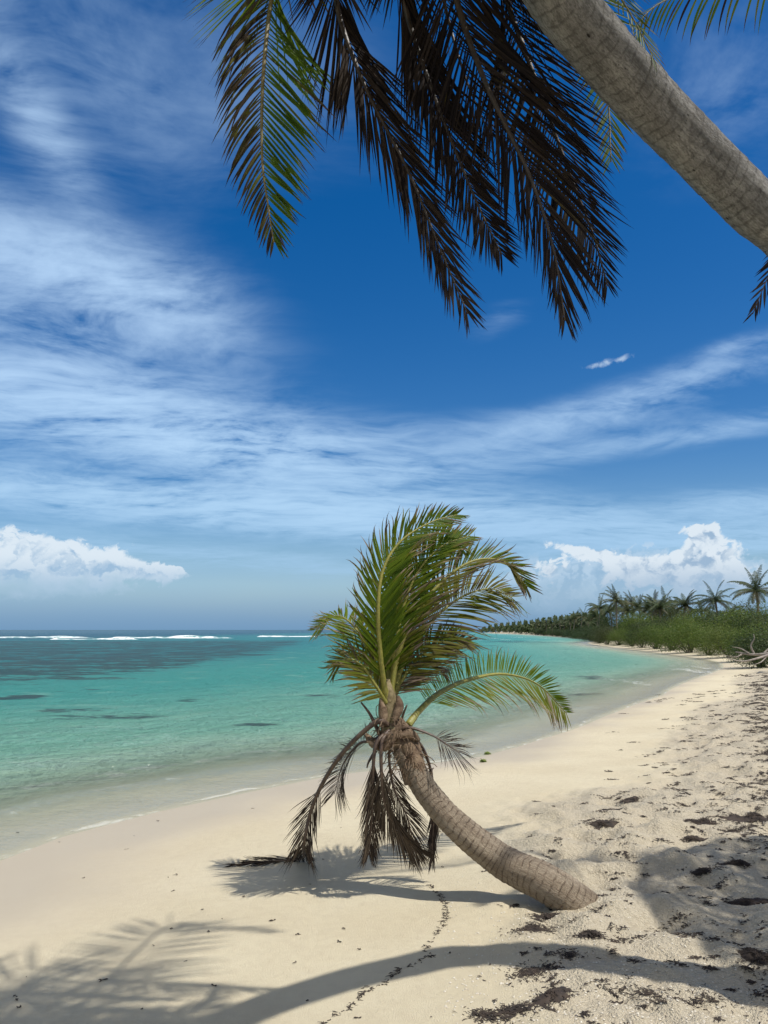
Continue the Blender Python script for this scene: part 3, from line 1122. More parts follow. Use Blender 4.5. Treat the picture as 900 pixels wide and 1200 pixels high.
frond('frond', small, S([(478, 850, 5.0), (492, 832, 5.12), (515, 812, 5.35), (548, 797, 5.65), (590, 790, 6.0), (630, 802, 6.25), (664, 836, 6.42)]), GM, rng, n=74,
      length=((0, .20), (.15, .33), (.5, .40), (.8, .33), (1, .14)), width=.027, normal=(-.1, -1, .42), angle=((0, 78), (.5, 66), (1, 36)), grav=(.10, .55), sidelen=(.62, 1.15), wind=WR * .10,
      dry=.12, tipdry=.7, t0=.14, dihed=.30, curl=.4, rib=.016, dryside=(-.04, .16), tone=(.3, 1), miss=.02, label='green frond arching low to the right')
frond('frond', small, S([(458, 822, 5.0), (462, 770, 5.02), (472, 715, 5.06), (490, 670, 5.12), (518, 640, 5.2), (550, 628, 5.3)]), GM, rng, n=56,
      length=((0, .28), (.3, .40), (.7, .32), (1, .14)), width=.026, normal=(-.2, -1, .3), angle=((0, 48), (.5, 40), (1, 24)), grav=(.12, .22), wind=WR * .22,
      dry=.14, tipdry=.6, t0=.12, dihed=.15, curl=.9, rib=.011, tone=(.1, .9))
# extra dried leaflets hanging in the heart
frond('frond', small, S([(458, 824, 5.0), (468, 800, 5.06), (486, 782, 5.12), (506, 778, 5.2), (522, 788, 5.25)]), GM, rng, n=34,
      length=((0, .24), (.4, .28), (1, .12)), width=.018, normal=(-.2, -.6, .8), angle=((0, 65), (1, 35)), grav=(.8, .8), dry=.75, tipdry=.9, t0=.1, dihed=0, curl=.9, rib=.008, tone=(0, .6))
LAB = 'dead brown frond hanging to the sand'
g1, g2 = ground_px(352, 1012), ground_px(272, 1016)
frond('dead_frond', small, S([(455, 850, 4.94), (441, 846, 4.88), (405, 878, 4.92), (378, 918, 5.0), (363, 955, 5.06), (356, 990, 5.12)]) + [g1 + Vector((0, 0, .035)), (g1 + g2) / 2 + Vector((0, 0, .03)), g2 + Vector((0, 0, .015))], DM, rng, n=88,
      length=((0, .26), (.3, .34), (.75, .26), (1, .10)), width=.018, normal=(0, -1, 0), angle=((0, 24), (.5, 12), (.8, 10), (1, 5)), grav=(.30, .35), dry=.95, tipdry=.9, t0=.30, dihed=.1, jitter=.10, curl=.25,
      rib=.017, tone=(0, .7), label='dead frond with its tip trailing on the sand to the left')
frond('dead_frond', small, S([(457, 856, 4.92), (441, 872, 4.84), (437, 910, 4.84), (436, 955, 4.88), (432, 1002, 4.9)]), DM, rng, n=64,
      length=((0, .22), (.3, .30), (.8, .22), (1, .09)), width=.019, normal=(.5, -1, 0), angle=((0, 20), (.6, 16), (1, 22)), grav=(.6, .6), dry=.95, tipdry=.9, t0=.30, dihed=.1, jitter=.10, rib=.015, tone=(0, .8), label=LAB)
frond('dead_frond', small, S([(460, 858, 4.93), (448, 868, 4.84), (447, 905, 4.82), (452, 945, 4.86), (470, 978, 4.92), (494, 1000, 4.98)]), DM, rng, n=64,
      length=((0, .22), (.3, .32), (.8, .26), (1, .10)), width=.019, normal=(-.3, -1, .2), angle=((0, 22), (.6, 16), (1, 16)), grav=(.5, .8), dry=.9, tipdry=.9, t0=.30, dihed=.1, jitter=.09, rib=.014, tone=(.2, 1), label=LAB)
frond('dead_frond', small, S([(474, 862, 5.02), (492, 872, 5.08), (504, 900, 5.1), (509, 940, 5.1), (507, 980, 5.1), (506, 1008, 5.1)]), DM, rng, n=44,
      length=((0, .16), (.4, .20), (1, .10)), width=.019, normal=(.2, -1, 0), angle=((0, 14), (1, 10)), grav=(.8, .8), dry=.97, tipdry=.9, t0=.42, dihed=.05, jitter=.06, rib=.014, tone=(0, .5), label=LAB)
frond('dead_frond', small, S([(462, 858, 4.97), (480, 853, 4.9), (505, 861, 4.88), (523, 872, 4.88), (538, 882, 4.9)]), DM, rng, n=18,
      length=((0, .22), (.6, .30), (1, .18)), width=.016, normal=(0, -.5, 1), angle=((0, 70), (1, 25)), grav=(.9, .7), dry=.95, tipdry=.9, t0=.62, dihed=0, jitter=.22, rib=.014, curl=.7, miss=.1, tone=(0, .6),
      label='bare dead frond stalk curving to the right')
frond('dead_frond', small, S([(452, 858, 4.96), (436, 868, 4.98), (420, 872, 5.05), (402, 896, 5.15), (392, 930, 5.22)]), DM, rng, n=44,
      length=((0, .26), (.4, .34), (1, .20)), width=.015, normal=(0, -.6, .8), angle=((0, 60), (1, 25)), grav=(.5, .75), dry=.9, tipdry=.9, t0=.22, dihed=0, jitter=.16, rib=.011, curl=.5, miss=.15, tone=(.1, .9), label=LAB)
frond('dead_frond', small, S([(462, 862, 5.05), (456, 885, 5.12), (462, 925, 5.18), (478, 960, 5.2), (486, 1004, 5.2)]), DM, rng, n=50,
      length=((0, .22), (.4, .32), (1, .14)), width=.017, normal=(0, -1, .1), angle=((0, 30), (1, 16)), grav=(.7, .7), dry=.9, tipdry=.9, t0=.28, dihed=0, jitter=.12, rib=.012, curl=.3, tone=(.1, 1), label=LAB)

# ------------------------------------------------------------------ the tall palm leaning in from the right
rng = random.Random(77)
bt = Vector((3.2, 3.1, 0)); bt.z = gz(bt.x, bt.y)
tall = empty('coconut_palm', bt)
tag(tall, 'tall coconut palm with grey trunk slanting in from the top right corner', 'palm tree')
tp = [bt + Vector((.05, 0, -.25)), bt + Vector((-.02, .02, .5)), bt + Vector((-.25, .10, 1.3)), P(968, 328, 3.40), P(876, 236, 3.28), P(788, 148, 2.98), P(708, 62, 2.62), P(650, -10, 2.36), P(600, -110, 2.10), P(570, -230, 1.86), P(550, -330, 1.68)]
cl = catmull(tp, 420)
rj = [rr_.uniform(-1, 1) for _ in range(300)]


def tall_r(t):
    return lin([(0, .30), (.08, .235), (.25, .198), (.36, .178), (.45, .155), (.55, .134), (.68, .116), (1, .095)], t)


def tall_f(s, a, t):
    k = s / .105 + .25 * math.sin(a + rj[int(s * 3) % 300] * .8)
    i = int(k)
    ph = k - i
    e = .020 * (1 - ph) ** 3 + .012 * rj[i % 300]
    lump = .022 * math.sin(2 * a + s * 3.1) + .014 * math.sin(3 * a - s * 5.3) + .006 * math.sin(7 * a + s * 17)
    return 1 + e + lump


mb = MB()
tube(mb, cl, tall_r, 64, tall_f)
mb.build('trunk', M_BARK2, tall)
CR = cl[-1]
mb = MB()
tube(mb, catmull([CR + Vector((.12, 0, -.18)), CR, CR + Vector((-.1, 0, .3)), CR + Vector((-.15, 0, .6))], 20), lambda t: lin([(0, .14), (.4, .2), (1, .06)], t), 20, lambda s, a, t: 1 + .12 * math.sin(a * 3 + s * 10))
mb.build('leaf_base', M_FIBRE, tall)

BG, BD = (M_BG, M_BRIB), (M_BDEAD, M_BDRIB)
C0 = CR + Vector((-.1, 0, .3))


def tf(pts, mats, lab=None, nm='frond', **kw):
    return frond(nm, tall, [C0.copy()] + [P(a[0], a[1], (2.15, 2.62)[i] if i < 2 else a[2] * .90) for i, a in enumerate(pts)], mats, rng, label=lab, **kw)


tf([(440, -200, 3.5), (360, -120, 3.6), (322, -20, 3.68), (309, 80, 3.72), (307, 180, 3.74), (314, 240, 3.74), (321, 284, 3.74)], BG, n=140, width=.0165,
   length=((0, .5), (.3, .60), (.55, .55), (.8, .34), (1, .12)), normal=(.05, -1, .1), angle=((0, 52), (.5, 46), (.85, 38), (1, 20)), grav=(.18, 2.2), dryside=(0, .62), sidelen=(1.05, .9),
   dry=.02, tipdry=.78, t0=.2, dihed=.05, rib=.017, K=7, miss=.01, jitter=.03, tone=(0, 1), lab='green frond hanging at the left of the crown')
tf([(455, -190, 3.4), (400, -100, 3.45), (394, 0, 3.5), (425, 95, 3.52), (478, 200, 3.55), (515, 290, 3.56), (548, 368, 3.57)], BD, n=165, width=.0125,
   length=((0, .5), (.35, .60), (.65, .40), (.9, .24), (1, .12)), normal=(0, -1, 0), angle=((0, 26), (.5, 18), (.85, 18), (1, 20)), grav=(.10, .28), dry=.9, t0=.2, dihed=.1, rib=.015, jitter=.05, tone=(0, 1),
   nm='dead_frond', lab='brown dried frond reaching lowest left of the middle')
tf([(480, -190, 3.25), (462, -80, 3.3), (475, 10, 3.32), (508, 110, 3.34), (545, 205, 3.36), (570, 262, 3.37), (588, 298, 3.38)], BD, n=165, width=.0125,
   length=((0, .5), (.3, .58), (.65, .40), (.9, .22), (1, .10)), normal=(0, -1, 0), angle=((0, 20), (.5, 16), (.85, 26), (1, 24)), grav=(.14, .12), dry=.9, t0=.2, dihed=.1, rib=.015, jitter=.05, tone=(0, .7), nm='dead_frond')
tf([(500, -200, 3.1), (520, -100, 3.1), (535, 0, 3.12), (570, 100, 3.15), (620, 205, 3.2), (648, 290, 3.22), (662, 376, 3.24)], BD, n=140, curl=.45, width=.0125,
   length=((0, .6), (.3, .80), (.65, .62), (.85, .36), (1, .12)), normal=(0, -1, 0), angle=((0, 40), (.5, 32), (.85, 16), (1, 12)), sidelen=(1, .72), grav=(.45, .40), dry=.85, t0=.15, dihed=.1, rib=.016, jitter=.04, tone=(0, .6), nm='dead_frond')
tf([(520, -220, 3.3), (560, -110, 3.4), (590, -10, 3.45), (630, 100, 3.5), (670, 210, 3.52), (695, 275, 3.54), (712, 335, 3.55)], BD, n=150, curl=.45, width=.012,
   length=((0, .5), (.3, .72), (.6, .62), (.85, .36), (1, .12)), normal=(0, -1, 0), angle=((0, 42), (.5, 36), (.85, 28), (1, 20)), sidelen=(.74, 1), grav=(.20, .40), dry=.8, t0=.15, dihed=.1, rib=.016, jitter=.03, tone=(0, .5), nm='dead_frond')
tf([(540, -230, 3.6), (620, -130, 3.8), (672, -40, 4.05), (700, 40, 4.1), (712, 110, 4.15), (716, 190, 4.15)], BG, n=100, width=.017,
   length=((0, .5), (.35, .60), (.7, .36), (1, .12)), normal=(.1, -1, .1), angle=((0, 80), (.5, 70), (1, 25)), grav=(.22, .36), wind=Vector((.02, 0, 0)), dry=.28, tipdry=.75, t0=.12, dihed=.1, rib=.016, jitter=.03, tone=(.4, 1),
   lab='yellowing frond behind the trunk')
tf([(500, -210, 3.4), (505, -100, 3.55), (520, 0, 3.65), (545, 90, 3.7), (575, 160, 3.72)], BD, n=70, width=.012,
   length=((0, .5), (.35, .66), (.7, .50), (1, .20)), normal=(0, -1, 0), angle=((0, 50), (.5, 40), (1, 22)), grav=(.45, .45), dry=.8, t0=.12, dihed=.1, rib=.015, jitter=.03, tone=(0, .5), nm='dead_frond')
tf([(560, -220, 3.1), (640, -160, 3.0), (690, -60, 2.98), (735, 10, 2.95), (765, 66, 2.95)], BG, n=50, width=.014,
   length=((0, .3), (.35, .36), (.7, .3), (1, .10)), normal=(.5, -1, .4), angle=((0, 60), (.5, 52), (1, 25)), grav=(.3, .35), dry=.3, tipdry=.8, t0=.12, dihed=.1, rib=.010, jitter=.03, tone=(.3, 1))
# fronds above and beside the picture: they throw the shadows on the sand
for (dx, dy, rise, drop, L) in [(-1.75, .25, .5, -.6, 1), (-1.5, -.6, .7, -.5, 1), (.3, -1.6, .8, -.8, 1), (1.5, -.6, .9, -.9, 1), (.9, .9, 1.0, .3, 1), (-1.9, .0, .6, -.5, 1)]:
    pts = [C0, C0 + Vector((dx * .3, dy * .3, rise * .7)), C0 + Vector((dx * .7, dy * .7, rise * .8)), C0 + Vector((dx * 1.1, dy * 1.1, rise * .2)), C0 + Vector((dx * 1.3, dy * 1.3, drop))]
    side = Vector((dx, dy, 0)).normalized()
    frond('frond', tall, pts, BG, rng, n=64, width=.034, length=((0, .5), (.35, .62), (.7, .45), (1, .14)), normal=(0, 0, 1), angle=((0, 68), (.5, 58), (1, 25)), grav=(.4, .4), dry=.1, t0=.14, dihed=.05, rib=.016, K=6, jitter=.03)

# ------------------------------------------------------------------ second palm, its fronds reach in at the right edge
rng = random.Random(99)
b2 = Vector((6.6, 3.1, 0)); b2.z = gz(b2.x, b2.y)
pal2 = empty('coconut_palm', b2)
tag(pal2, 'coconut palm outside the right edge with only frond tips showing at the top right', 'palm tree')
cl = catmull([b2 + Vector((0, 0, -.2)), b2 + Vector((-.2, .1, 1.2)), b2 + Vector((-.7, .6, 3.2)), Vector((5.25, 3.45, 5.0))], 90)
mb = MB()
tube(mb, cl, lambda t: lin([(0, .25), (.2, .17), (1, .12)], t), 24)
mb.build('trunk', M_BARK2, pal2)
C2 = cl[-1]
top_pts = [C2, P(1150, -120, 4.3), P(1020, -72, 4.3), P(920, -40, 4.3), P(840, -18, 4.3), P(785, -2, 4.3), P(754, 20, 4.3), P(742, 52, 4.3)]
frond('frond', pal2, top_pts, BG, rng, n=90, width=.020, length=((0, .5), (.4, .50), (.8, .36), (1, .10)), normal=(0, -1, .1), angle=((0, 80), (.6, 75), (1, 25)), grav=(2.6, .8), sidelen=(1.1, .4), dry=.3, tipdry=.8, t0=.15, dihed=-.7, rib=.014, tone=(0, 1),
      label='frond tip at the top right corner')
frond('dead_frond', pal2, [C2, P(1200, -60, 4.2), P(1060, 120, 4.1), P(960, 235, 4.1), P(908, 310, 4.1), P(882, 368, 4.1)], BD, rng, n=80, width=.018, length=((0, .4), (.4, .45), (.8, .30), (1, .10)), normal=(0, -1, 0),
      angle=((0, 40), (.6, 28), (1, 16)), grav=(.3, .3), dry=.85, t0=.15, rib=.012, tone=(0, .6), label='dead frond tip under the slanting trunk')
for k in range(12):
    aa = k * 2 * math.pi / 12 + .2
    dx, dy = 1.25 * math.cos(aa), 1.25 * math.sin(aa)
    rise, drop = .9 + .4 * (k % 3) * .5, -1.1 + .5 * (k % 3)
    pts = [C2, C2 + Vector((dx * .3, dy * .3, rise * .7)), C2 + Vector((dx * .7, dy * .7, rise * .8)), C2 + Vector((dx * 1.1, dy * 1.1, rise * .2)), C2 + Vector((dx * 1.3, dy * 1.3, drop))]
    frond('frond', pal2, pts, BG, rng, n=56, width=.040, length=((0, .5), (.35, .62), (.7, .45), (1, .14)), normal=(0, 0, 1), angle=((0, 68), (.5, 58), (1, 25)), grav=(.4, .4), dry=.1, t0=.14, dihed=.05, rib=.016, K=6, jitter=.03)

# ------------------------------------------------------------------ far vegetation
M_PF = mat_foliage('far_palm_leaf', (.040, .062, .024), (.075, .105, .040), (.10, .09, .05), .25)
M_PT = mat_simple('far_palm_trunk', (.20, .17, .13), (.13, .11, .085), 4)
M_BUSH = mat_foliage('shrub_leaf', (.070, .120, .020), (.16, .22, .04), (.19, .20, .07), .38)
M_BUSH2 = mat_foliage('dark_shrub_leaf', (.030, .055, .016), (.06, .09, .024), (.11, .11, .05), .28)
M_WOOD = mat_simple('shrub_wood', (.12, .10, .08), (.07, .055, .04), 6)


def far_palm(h, seed, lean):
    r = random.Random(seed)
    root = empty('coconut_palm', (0, 0, 0))
    mb = MB()
    top = Vector((lean, 0, h))
    tube(mb, catmull([Vector((0, 0, -.3)), Vector((lean * .25, .1, h * .4)), Vector((lean * .6, 0, h * .75)), top], 10), lambda t: .16 - .06 * t, 7)
    mb.build('trunk', M_PT, root)
    mb = MB()
    nf = r.randint(19, 24)
    for k in range(nf):
        a = 2 * math.pi * k / nf + r.uniform(-.25, .25)
        e = r.choice((1.3, 1.0, .7, .4, .1, -.3)) + r.uniform(-.15, .15)
        L = r.uniform(2.5, 3.2) * (1 if e > -.1 else .8)
        dv = Vector((math.cos(a) * math.cos(e), math.sin(a) * math.cos(e), math.sin(e)))
        p = top.copy(); pts = [p.copy()]
        for s in range(9):
            dv = (dv + Vector((.02, 0, -.085 - .018 * s))).normalized()
            p = p + dv * L / 9
            pts.append(p.copy())
        tone = r.random(); dr = r.random() * (1 if e > -.1 else 1.4)
        for s in range(1, 10):
            T = (pts[s] - pts[s - 1]).normalized()
            Sd = T.cross(Vector((0, 0, 1)))
            if Sd.length < .01: Sd = Vector((1, 0, 0))
            Sd.normalize()
            for sub in (0, .25, .5, .75):
                for sg in (-1, 1):
                    b = pts[s - 1].lerp(pts[s], sub)
                    ll = .62 * math.sin(math.pi * (.18 + .75 * (s + sub) / 10)) * r.uniform(.7, 1.1)
                    d = (Sd * sg * .8 + T * .55 + Vector((0, 0, -.35 - .4 * r.random()))).normalized()
                    w = T * .045
                    m_ = b + d * ll * .5 + w * .0
                    e2 = b + d * ll * .8 + Vector((0, 0, -.22)) * ll
                    lf = (dr, min(1, max(0, tone + r.uniform(-.3, .3))), 0)
                    mb.add([b - w * .5, b + w * .5, m_ + w * .6, m_ - w * .6, e2], [(0, 1, 2, 3), (3, 2, 4)], [lf] * 5)
        rb = pts
        tube(mb, rb, lambda t: .022 * (1.2 - t), 4, leaf=(.9, 1, 0), cap=False)
    mb.build('crown', M_PF, root)
    return root


def bush(w, h, seed, mat, dens=9000, leaf=.105):
    r = random.Random(seed)
    root = empty('beach_shrub', (0, 0, 0))
    mb = MB()
    lobes = []
    for k in range(11):
        a = r.uniform(0, 6.28)
        rad = r.uniform(0, .60) * w
        lobes.append((Vector((math.cos(a) * rad, math.sin(a) * rad * .8, h * r.uniform(.25, .80) * (1 - .35 * rad / w))), r.uniform(.24, .50) * h))
    for (c, rr) in lobes[:9]:
        tube(mb, catmull([Vector((r.uniform(-.2, .2), r.uniform(-.2, .2), -.2)), Vector((c.x * .45, c.y * .45, c.z * .4)), c], 6), lambda t: .06 * (1.2 - t), 5)
    mb.build('branch', M_WOOD, root)
    mb = MB()
    for k in range(dens):
        c, rr = r.choice(lobes)
        v = Vector((r.gauss(0, 1), r.gauss(0, 1), r.gauss(0, 1))).normalized()
        if v.z < -.35 and r.random() < .7: v.z = -v.z
        q = rr * (r.uniform(.72, 1.08) if r.random() < .8 else r.uniform(1.05, 1.32))
        p = c + Vector((v.x * q * 1.15, v.y * q * 1.15, v.z * q))
        if p.z < .02: p.z = r.uniform(.02, .4)
        nn = (v + Vector((r.gauss(0, .5), r.gauss(0, .5), r.gauss(0, .5)))).normalized()
        A = nn.orthogonal().normalized(); B = nn.cross(A)
        an = r.uniform(0, 3.14)
        A2 = A * math.cos(an) + B * math.sin(an); B2 = nn.cross(A2)
        s = leaf * r.uniform(.5, 1.15)
        lf = (r.random(), r.random(), 0)
        mb.add([p - A2 * s * .5, p + B2 * s * .28, p + A2 * s * .6, p - B2 * s * .28], [(0, 1, 2, 3)], [lf] * 4)
    mb.build('foliage', mat, root, False)
    return root


def copy_tree(root):
    c = root.copy(); COL.objects.link(c)
    for ch in root.children:
        d = ch.copy(); COL.objects.link(d); d.parent = c
    return c


ORD = ['first', 'second', 'third', 'fourth', 'fifth', 'sixth', 'seventh', 'eighth', 'ninth', 'tenth', 'eleventh', 'twelfth', 'thirteenth', 'fourteenth', 'fifteenth', 'sixteenth', 'seventeenth',
       'eighteenth', 'nineteenth', 'twentieth', 'twenty-first', 'twenty-second', 'twenty-third', 'twenty-fourth', 'twenty-fifth', 'twenty-sixth', 'twenty-seventh', 'twenty-eighth', 'twenty-ninth', 'thirtieth',
       'thirty-first', 'thirty-second', 'thirty-third', 'thirty-fourth', 'thirty-fifth', 'thirty-sixth', 'thirty-seventh', 'thirty-eighth', 'thirty-ninth', 'fortieth', 'forty-first', 'forty-second', 'forty-third',
       'forty-fourth', 'forty-fifth', 'forty-sixth', 'forty-seventh', 'forty-eighth', 'forty-ninth', 'fiftieth']

protos = [far_palm(1.0 * hh, 40 + i, ln) for i, (hh, ln) in enumerate([(6, .5), (6, -.5), (6, .9), (6, .1), (6, -.9)])]
used = [False] * 5
# (crown centre px, py, depth, size)
palms = [(886, 692, 76, 1.12), (838, 703, 84, 1.05), (804, 709, 92, 1.05), (773, 712, 98, 1.1), (759, 714, 104, 1.0), (748, 713, 112, 1.0), (722, 704, 112, 1.05), (735, 716, 118, 1.1), (714, 716, 122, 1.0),
         (789, 715, 108, 1.0), (822, 716, 108, .9), (703, 712, 142, 1.0), (769, 717, 126, 1.0), (728, 714, 132, 1), (683, 722, 178, 1.0), (690, 728, 170, .9), (674, 724, 190, 1.0), (668, 728, 196, 1.0),
         (661, 728, 214, 1.0), (655, 728, 226, 1.1), (646, 730, 240, 1.0), (640, 731, 262, 1.1), (634, 730, 276, 1.0), (629, 730, 290, 1.1), (856, 718, 98, .9), (741, 708, 124, 1.0), (697, 722, 160, 1.0), (780, 707, 112, .9), (766, 708, 118, .9)]
palms.sort(key=lambda a: -a[0])
rng = random.Random(8)
for i, (px, py, Y, sz) in enumerate(palms):
    k = (i * 3 + i // 5) % 5
    o = copy_tree(protos[k]) if used[k] else protos[k]
    used[k] = True
    c = P(px, py, Y)
    g = gz(c.x, Y)
    s = (c.z - g) / 6.0
    rot = rng.uniform(0, 6.28)
    lx = [.5, -.5, .9, .1, -.9][k] * sz
    o.location = (c.x - lx * math.cos(rot), Y - lx * math.sin(rot), g)
    o.rotation_euler = (0, 0, rot)
    o.scale = (sz, sz, s)
    # keep crowns from being squashed
    if s < .85:
        o.scale = (sz * .9, sz * .9, s)
    tag(o, 'coconut palm in the far treeline, %s from the right edge' % ORD[i], 'palm tree', 'coconut palms in the treeline behind the beach')

bprot = [bush(2.2, 2.6, 60, M_BUSH), bush(2.6, 2.8, 61, M_BUSH), bush(2.0, 2.4, 62, M_BUSH2), bush(2.5, 2.7, 63, M_BUSH2)]
bused = [False] * 4
rng = random.Random(31)
bl_ = []
# front row: (px, base py, Y or None, scale, kind)
for (px, top, Y, kd) in [(905, 728, 42, 1), (878, 731, 46, 0), (852, 729, 52, 1), (828, 732, 57, 0), (806, 731, 63, 1), (786, 733, 69, 0), (768, 731, 75, 1), (752, 732, 80, 3), (738, 733, 86, 0), (724, 732, 92, 1), (712, 735, 98, 3), (702, 737, 106, 2),
                     (890, 716, 56, 3), (862, 719, 60, 1), (838, 721, 66, 3), (812, 722, 72, 0), (790, 722, 80, 3), (770, 722, 86, 2), (752, 722, 92, 1), (736, 724, 98, 2), (905, 712, 62, 0),
                     (870, 712, 80, 2), (845, 714, 84, 3), (820, 716, 90, 2), (798, 717, 96, 3), (776, 714, 106, 2), (756, 714, 116, 3), (735, 718, 118, 2), (718, 724, 124, 3), (708, 730, 128, 2),
                     (697, 735, 140, 2), (690, 737, 152, 3), (683, 735, 166, 2), (675, 737, 180, 3), (668, 736, 196, 2), (661, 736, 212, 3), (653, 737, 230, 2), (646, 736, 248, 3), (638, 737, 264, 2), (631, 737, 284, 3), (890, 740, 38, 2)]:
    bl_.append((px, top, Y, kd))
bl_.sort(key=lambda a: -a[0])
for i, (px, top, Y, kd) in enumerate(bl_):
    o = copy_tree(bprot[kd]) if bused[kd] else bprot[kd]
    bused[kd] = True
    c = P(px, top, Y)
    g = gz(c.x, Y)
    hh = max(1.0, c.z - g)
    s = hh / 2.75 * rng.uniform(.82, 1.22)
    sw = max(s, .9) * (1.0 if Y < 130 else 1.7) * rng.uniform(.95, 1.15)
    o.location = (c.x, Y, g - .1)
    o.rotation_euler = (0, 0, rng.uniform(0, 6.28))
    o.scale = (sw, sw, s)
    tag(o, '%s shrub at the edge of the beach, %s from the right edge' % ('dark green' if kd > 1 else 'bright green', ORD[i]), 'shrub', 'shrubs along the edge of the beach')

# the far wooded point
r = random.Random(5)
mb = MB()
for k in range(16000):
    t = r.random() ** .8
    px = 562 + (712 - 562) * t
    Y = float(np.interp(px, [562, 612, 650, 712], [500, 345, 252, 172])) + r.uniform(2, 50)
    c = P(px, 738, Y)
    hmax = (1.8 + 3.4 * min(1, t * 5 + .35)) * (1 + .28 * math.sin(px * .9) + .15 * math.sin(px * 2.7)) * (.75 + .25 * t)
    p = Vector((c.x, Y, ZW + .4 + hmax * math.sqrt(r.random())))
    s = r.uniform(.35, .9)
    A = Vector((r.gauss(0, 1), r.gauss(0, 1), r.gauss(0, 1))).normalized(); B = A.orthogonal().normalized()
    lf = (r.random(), r.random(), 0)
    mb.add([p - A * s, p + B * s * .5, p + A * s, p - B * s * .5], [(0, 1, 2, 3)], [lf] * 4)
o = mb.build('distant_wood', M_BUSH2, None, False)
tag(o, 'low dark wood on the farthest point of the coast', 'wood', kind='stuff')

# ------------------------------------------------------------------ driftwood
M_DRIFT = mat_simple('bleached_wood', (.34, .30, .26), (.20, .17, .145), 7, .85, .02)


def GP(px, py, dz, Y):
    p = P(px, py, Y)
    return p


def drift(pieces, label, base):
    root = empty('driftwood', base)
    mb = MB()
    first = True
    for pts, r0 in pieces:
        m2 = MB()
        tube(m2, catmull(pts, 16), lambda t: r0 * (1.05 - .8 * t), 8, lambda s, a, t: 1 + .12 * math.sin(a * 3 + s * 6))
        m2.build('trunk' if first else 'branch', M_DRIFT, root)
        first = False
    return tag(root, label, 'driftwood')


D = 34
drift([([P(935, 764, 33), P(905, 766, 33.3), P(880, 767, 33.6), P(862, 764, 34)], .105), ([P(905, 766, 33.3), P(886, 772, 32.8), P(868, 775, 32.6), P(852, 771, 32.5)], .062), ([P(884, 767, 33.6), P(880, 757, 33.6), P(884, 748, 33.5), P(883, 743, 33.5)], .049),
       ([P(895, 766, 33.4), P(905, 757, 33.4), P(918, 752, 33.4)], .049), ([P(878, 766, 33.6), P(868, 760, 33.8), P(858, 758, 34)], .037), ([P(870, 766, 33.8), P(862, 770, 33.6), P(849, 768, 33.6)], .031), ([P(900, 767, 33.3), P(893, 775, 32.8), P(884, 779, 32.4)], .037)],
      'bleached fallen tree with bare branches lying on the sand at the right', Vector((P(905, 766, 33.3).x, 33.3, gz(P(905, 766, 33.3).x, 33.3))))

# ------------------------------------------------------------------ seaweed
M_WEED = mat_simple('dried_seaweed', (.060, .042, .030), (.018, .013, .011), 22, .8, .004)
M_WEEDG = mat_simple('green_weed', (.16, .20, .03), (.07, .11, .02), 60, .8, .004)
M_SHELL = mat_simple('coral_bits', (.72, .68, .58), (.55, .49, .40), 40, .8, .004)
rng = random.Random(2024)


def strands(mb, cx, cy, rx, ry, rot, n, ln=.05, thick=.004, pile=.02, lum=.5):
    ca, sa = math.cos(rot), math.sin(rot)
    pts = []
    lob = [(rng.gauss(0, .2) * rx, rng.gauss(0, .2) * ry, rng.uniform(.25, .6)) for _ in range(7)] if n > 700 else [(0, 0, .75)]
    for _ in range(n):
        q = min(1.6, abs(rng.gauss(0, .5)))
        a = rng.uniform(0, 6.28)
        lb = rng.choice(lob)
        u, v = q * rx * math.cos(a) * lb[2] + lb[0], q * ry * math.sin(a) * lb[2] + lb[1]
        q = min(q, 1.0)
        pts.append((cx + u * ca - v * sa, cy + u * sa + v * ca, (1 - q)))
    hz = height([p[0] for p in pts], [p[1] for p in pts])
    for (x, y, q), z in zip(pts, hz):
        a = rng.gauss(0, .7) + rot + (3.14 if rng.random() < .5 else 0)
        L = ln * rng.uniform(.4, 1.5)
        p = Vector((x, y, z + thick * .4 + pile * q * rng.random()))
        vs = []
        th = thick * rng.uniform(.6, 1.6)
        el = rng.uniform(-.05, .45) if rng.random() < .4 else 0
        for k in range(5):
            w = th * (1 - .5 * abs(k - 2) / 2)
            sdv = Vector((-math.sin(a), math.cos(a), 0)) * w
            vs += [p - sdv, p + Vector((0, 0, w * 1.1)), p + sdv]
            a += rng.gauss(0, .6)
            p = p + Vector((math.cos(a), math.sin(a), el * (1 - k * .5))) * (L / 4)
        fs = []
        for k in range(4):
            b = 3 * k
            fs += [(b, b + 3, b + 4, b + 1), (b + 1, b + 4, b + 5, b + 2)]
        mb.add(vs, fs)


def mpx(px, py):
    g = ground_px(px, py)
    return g


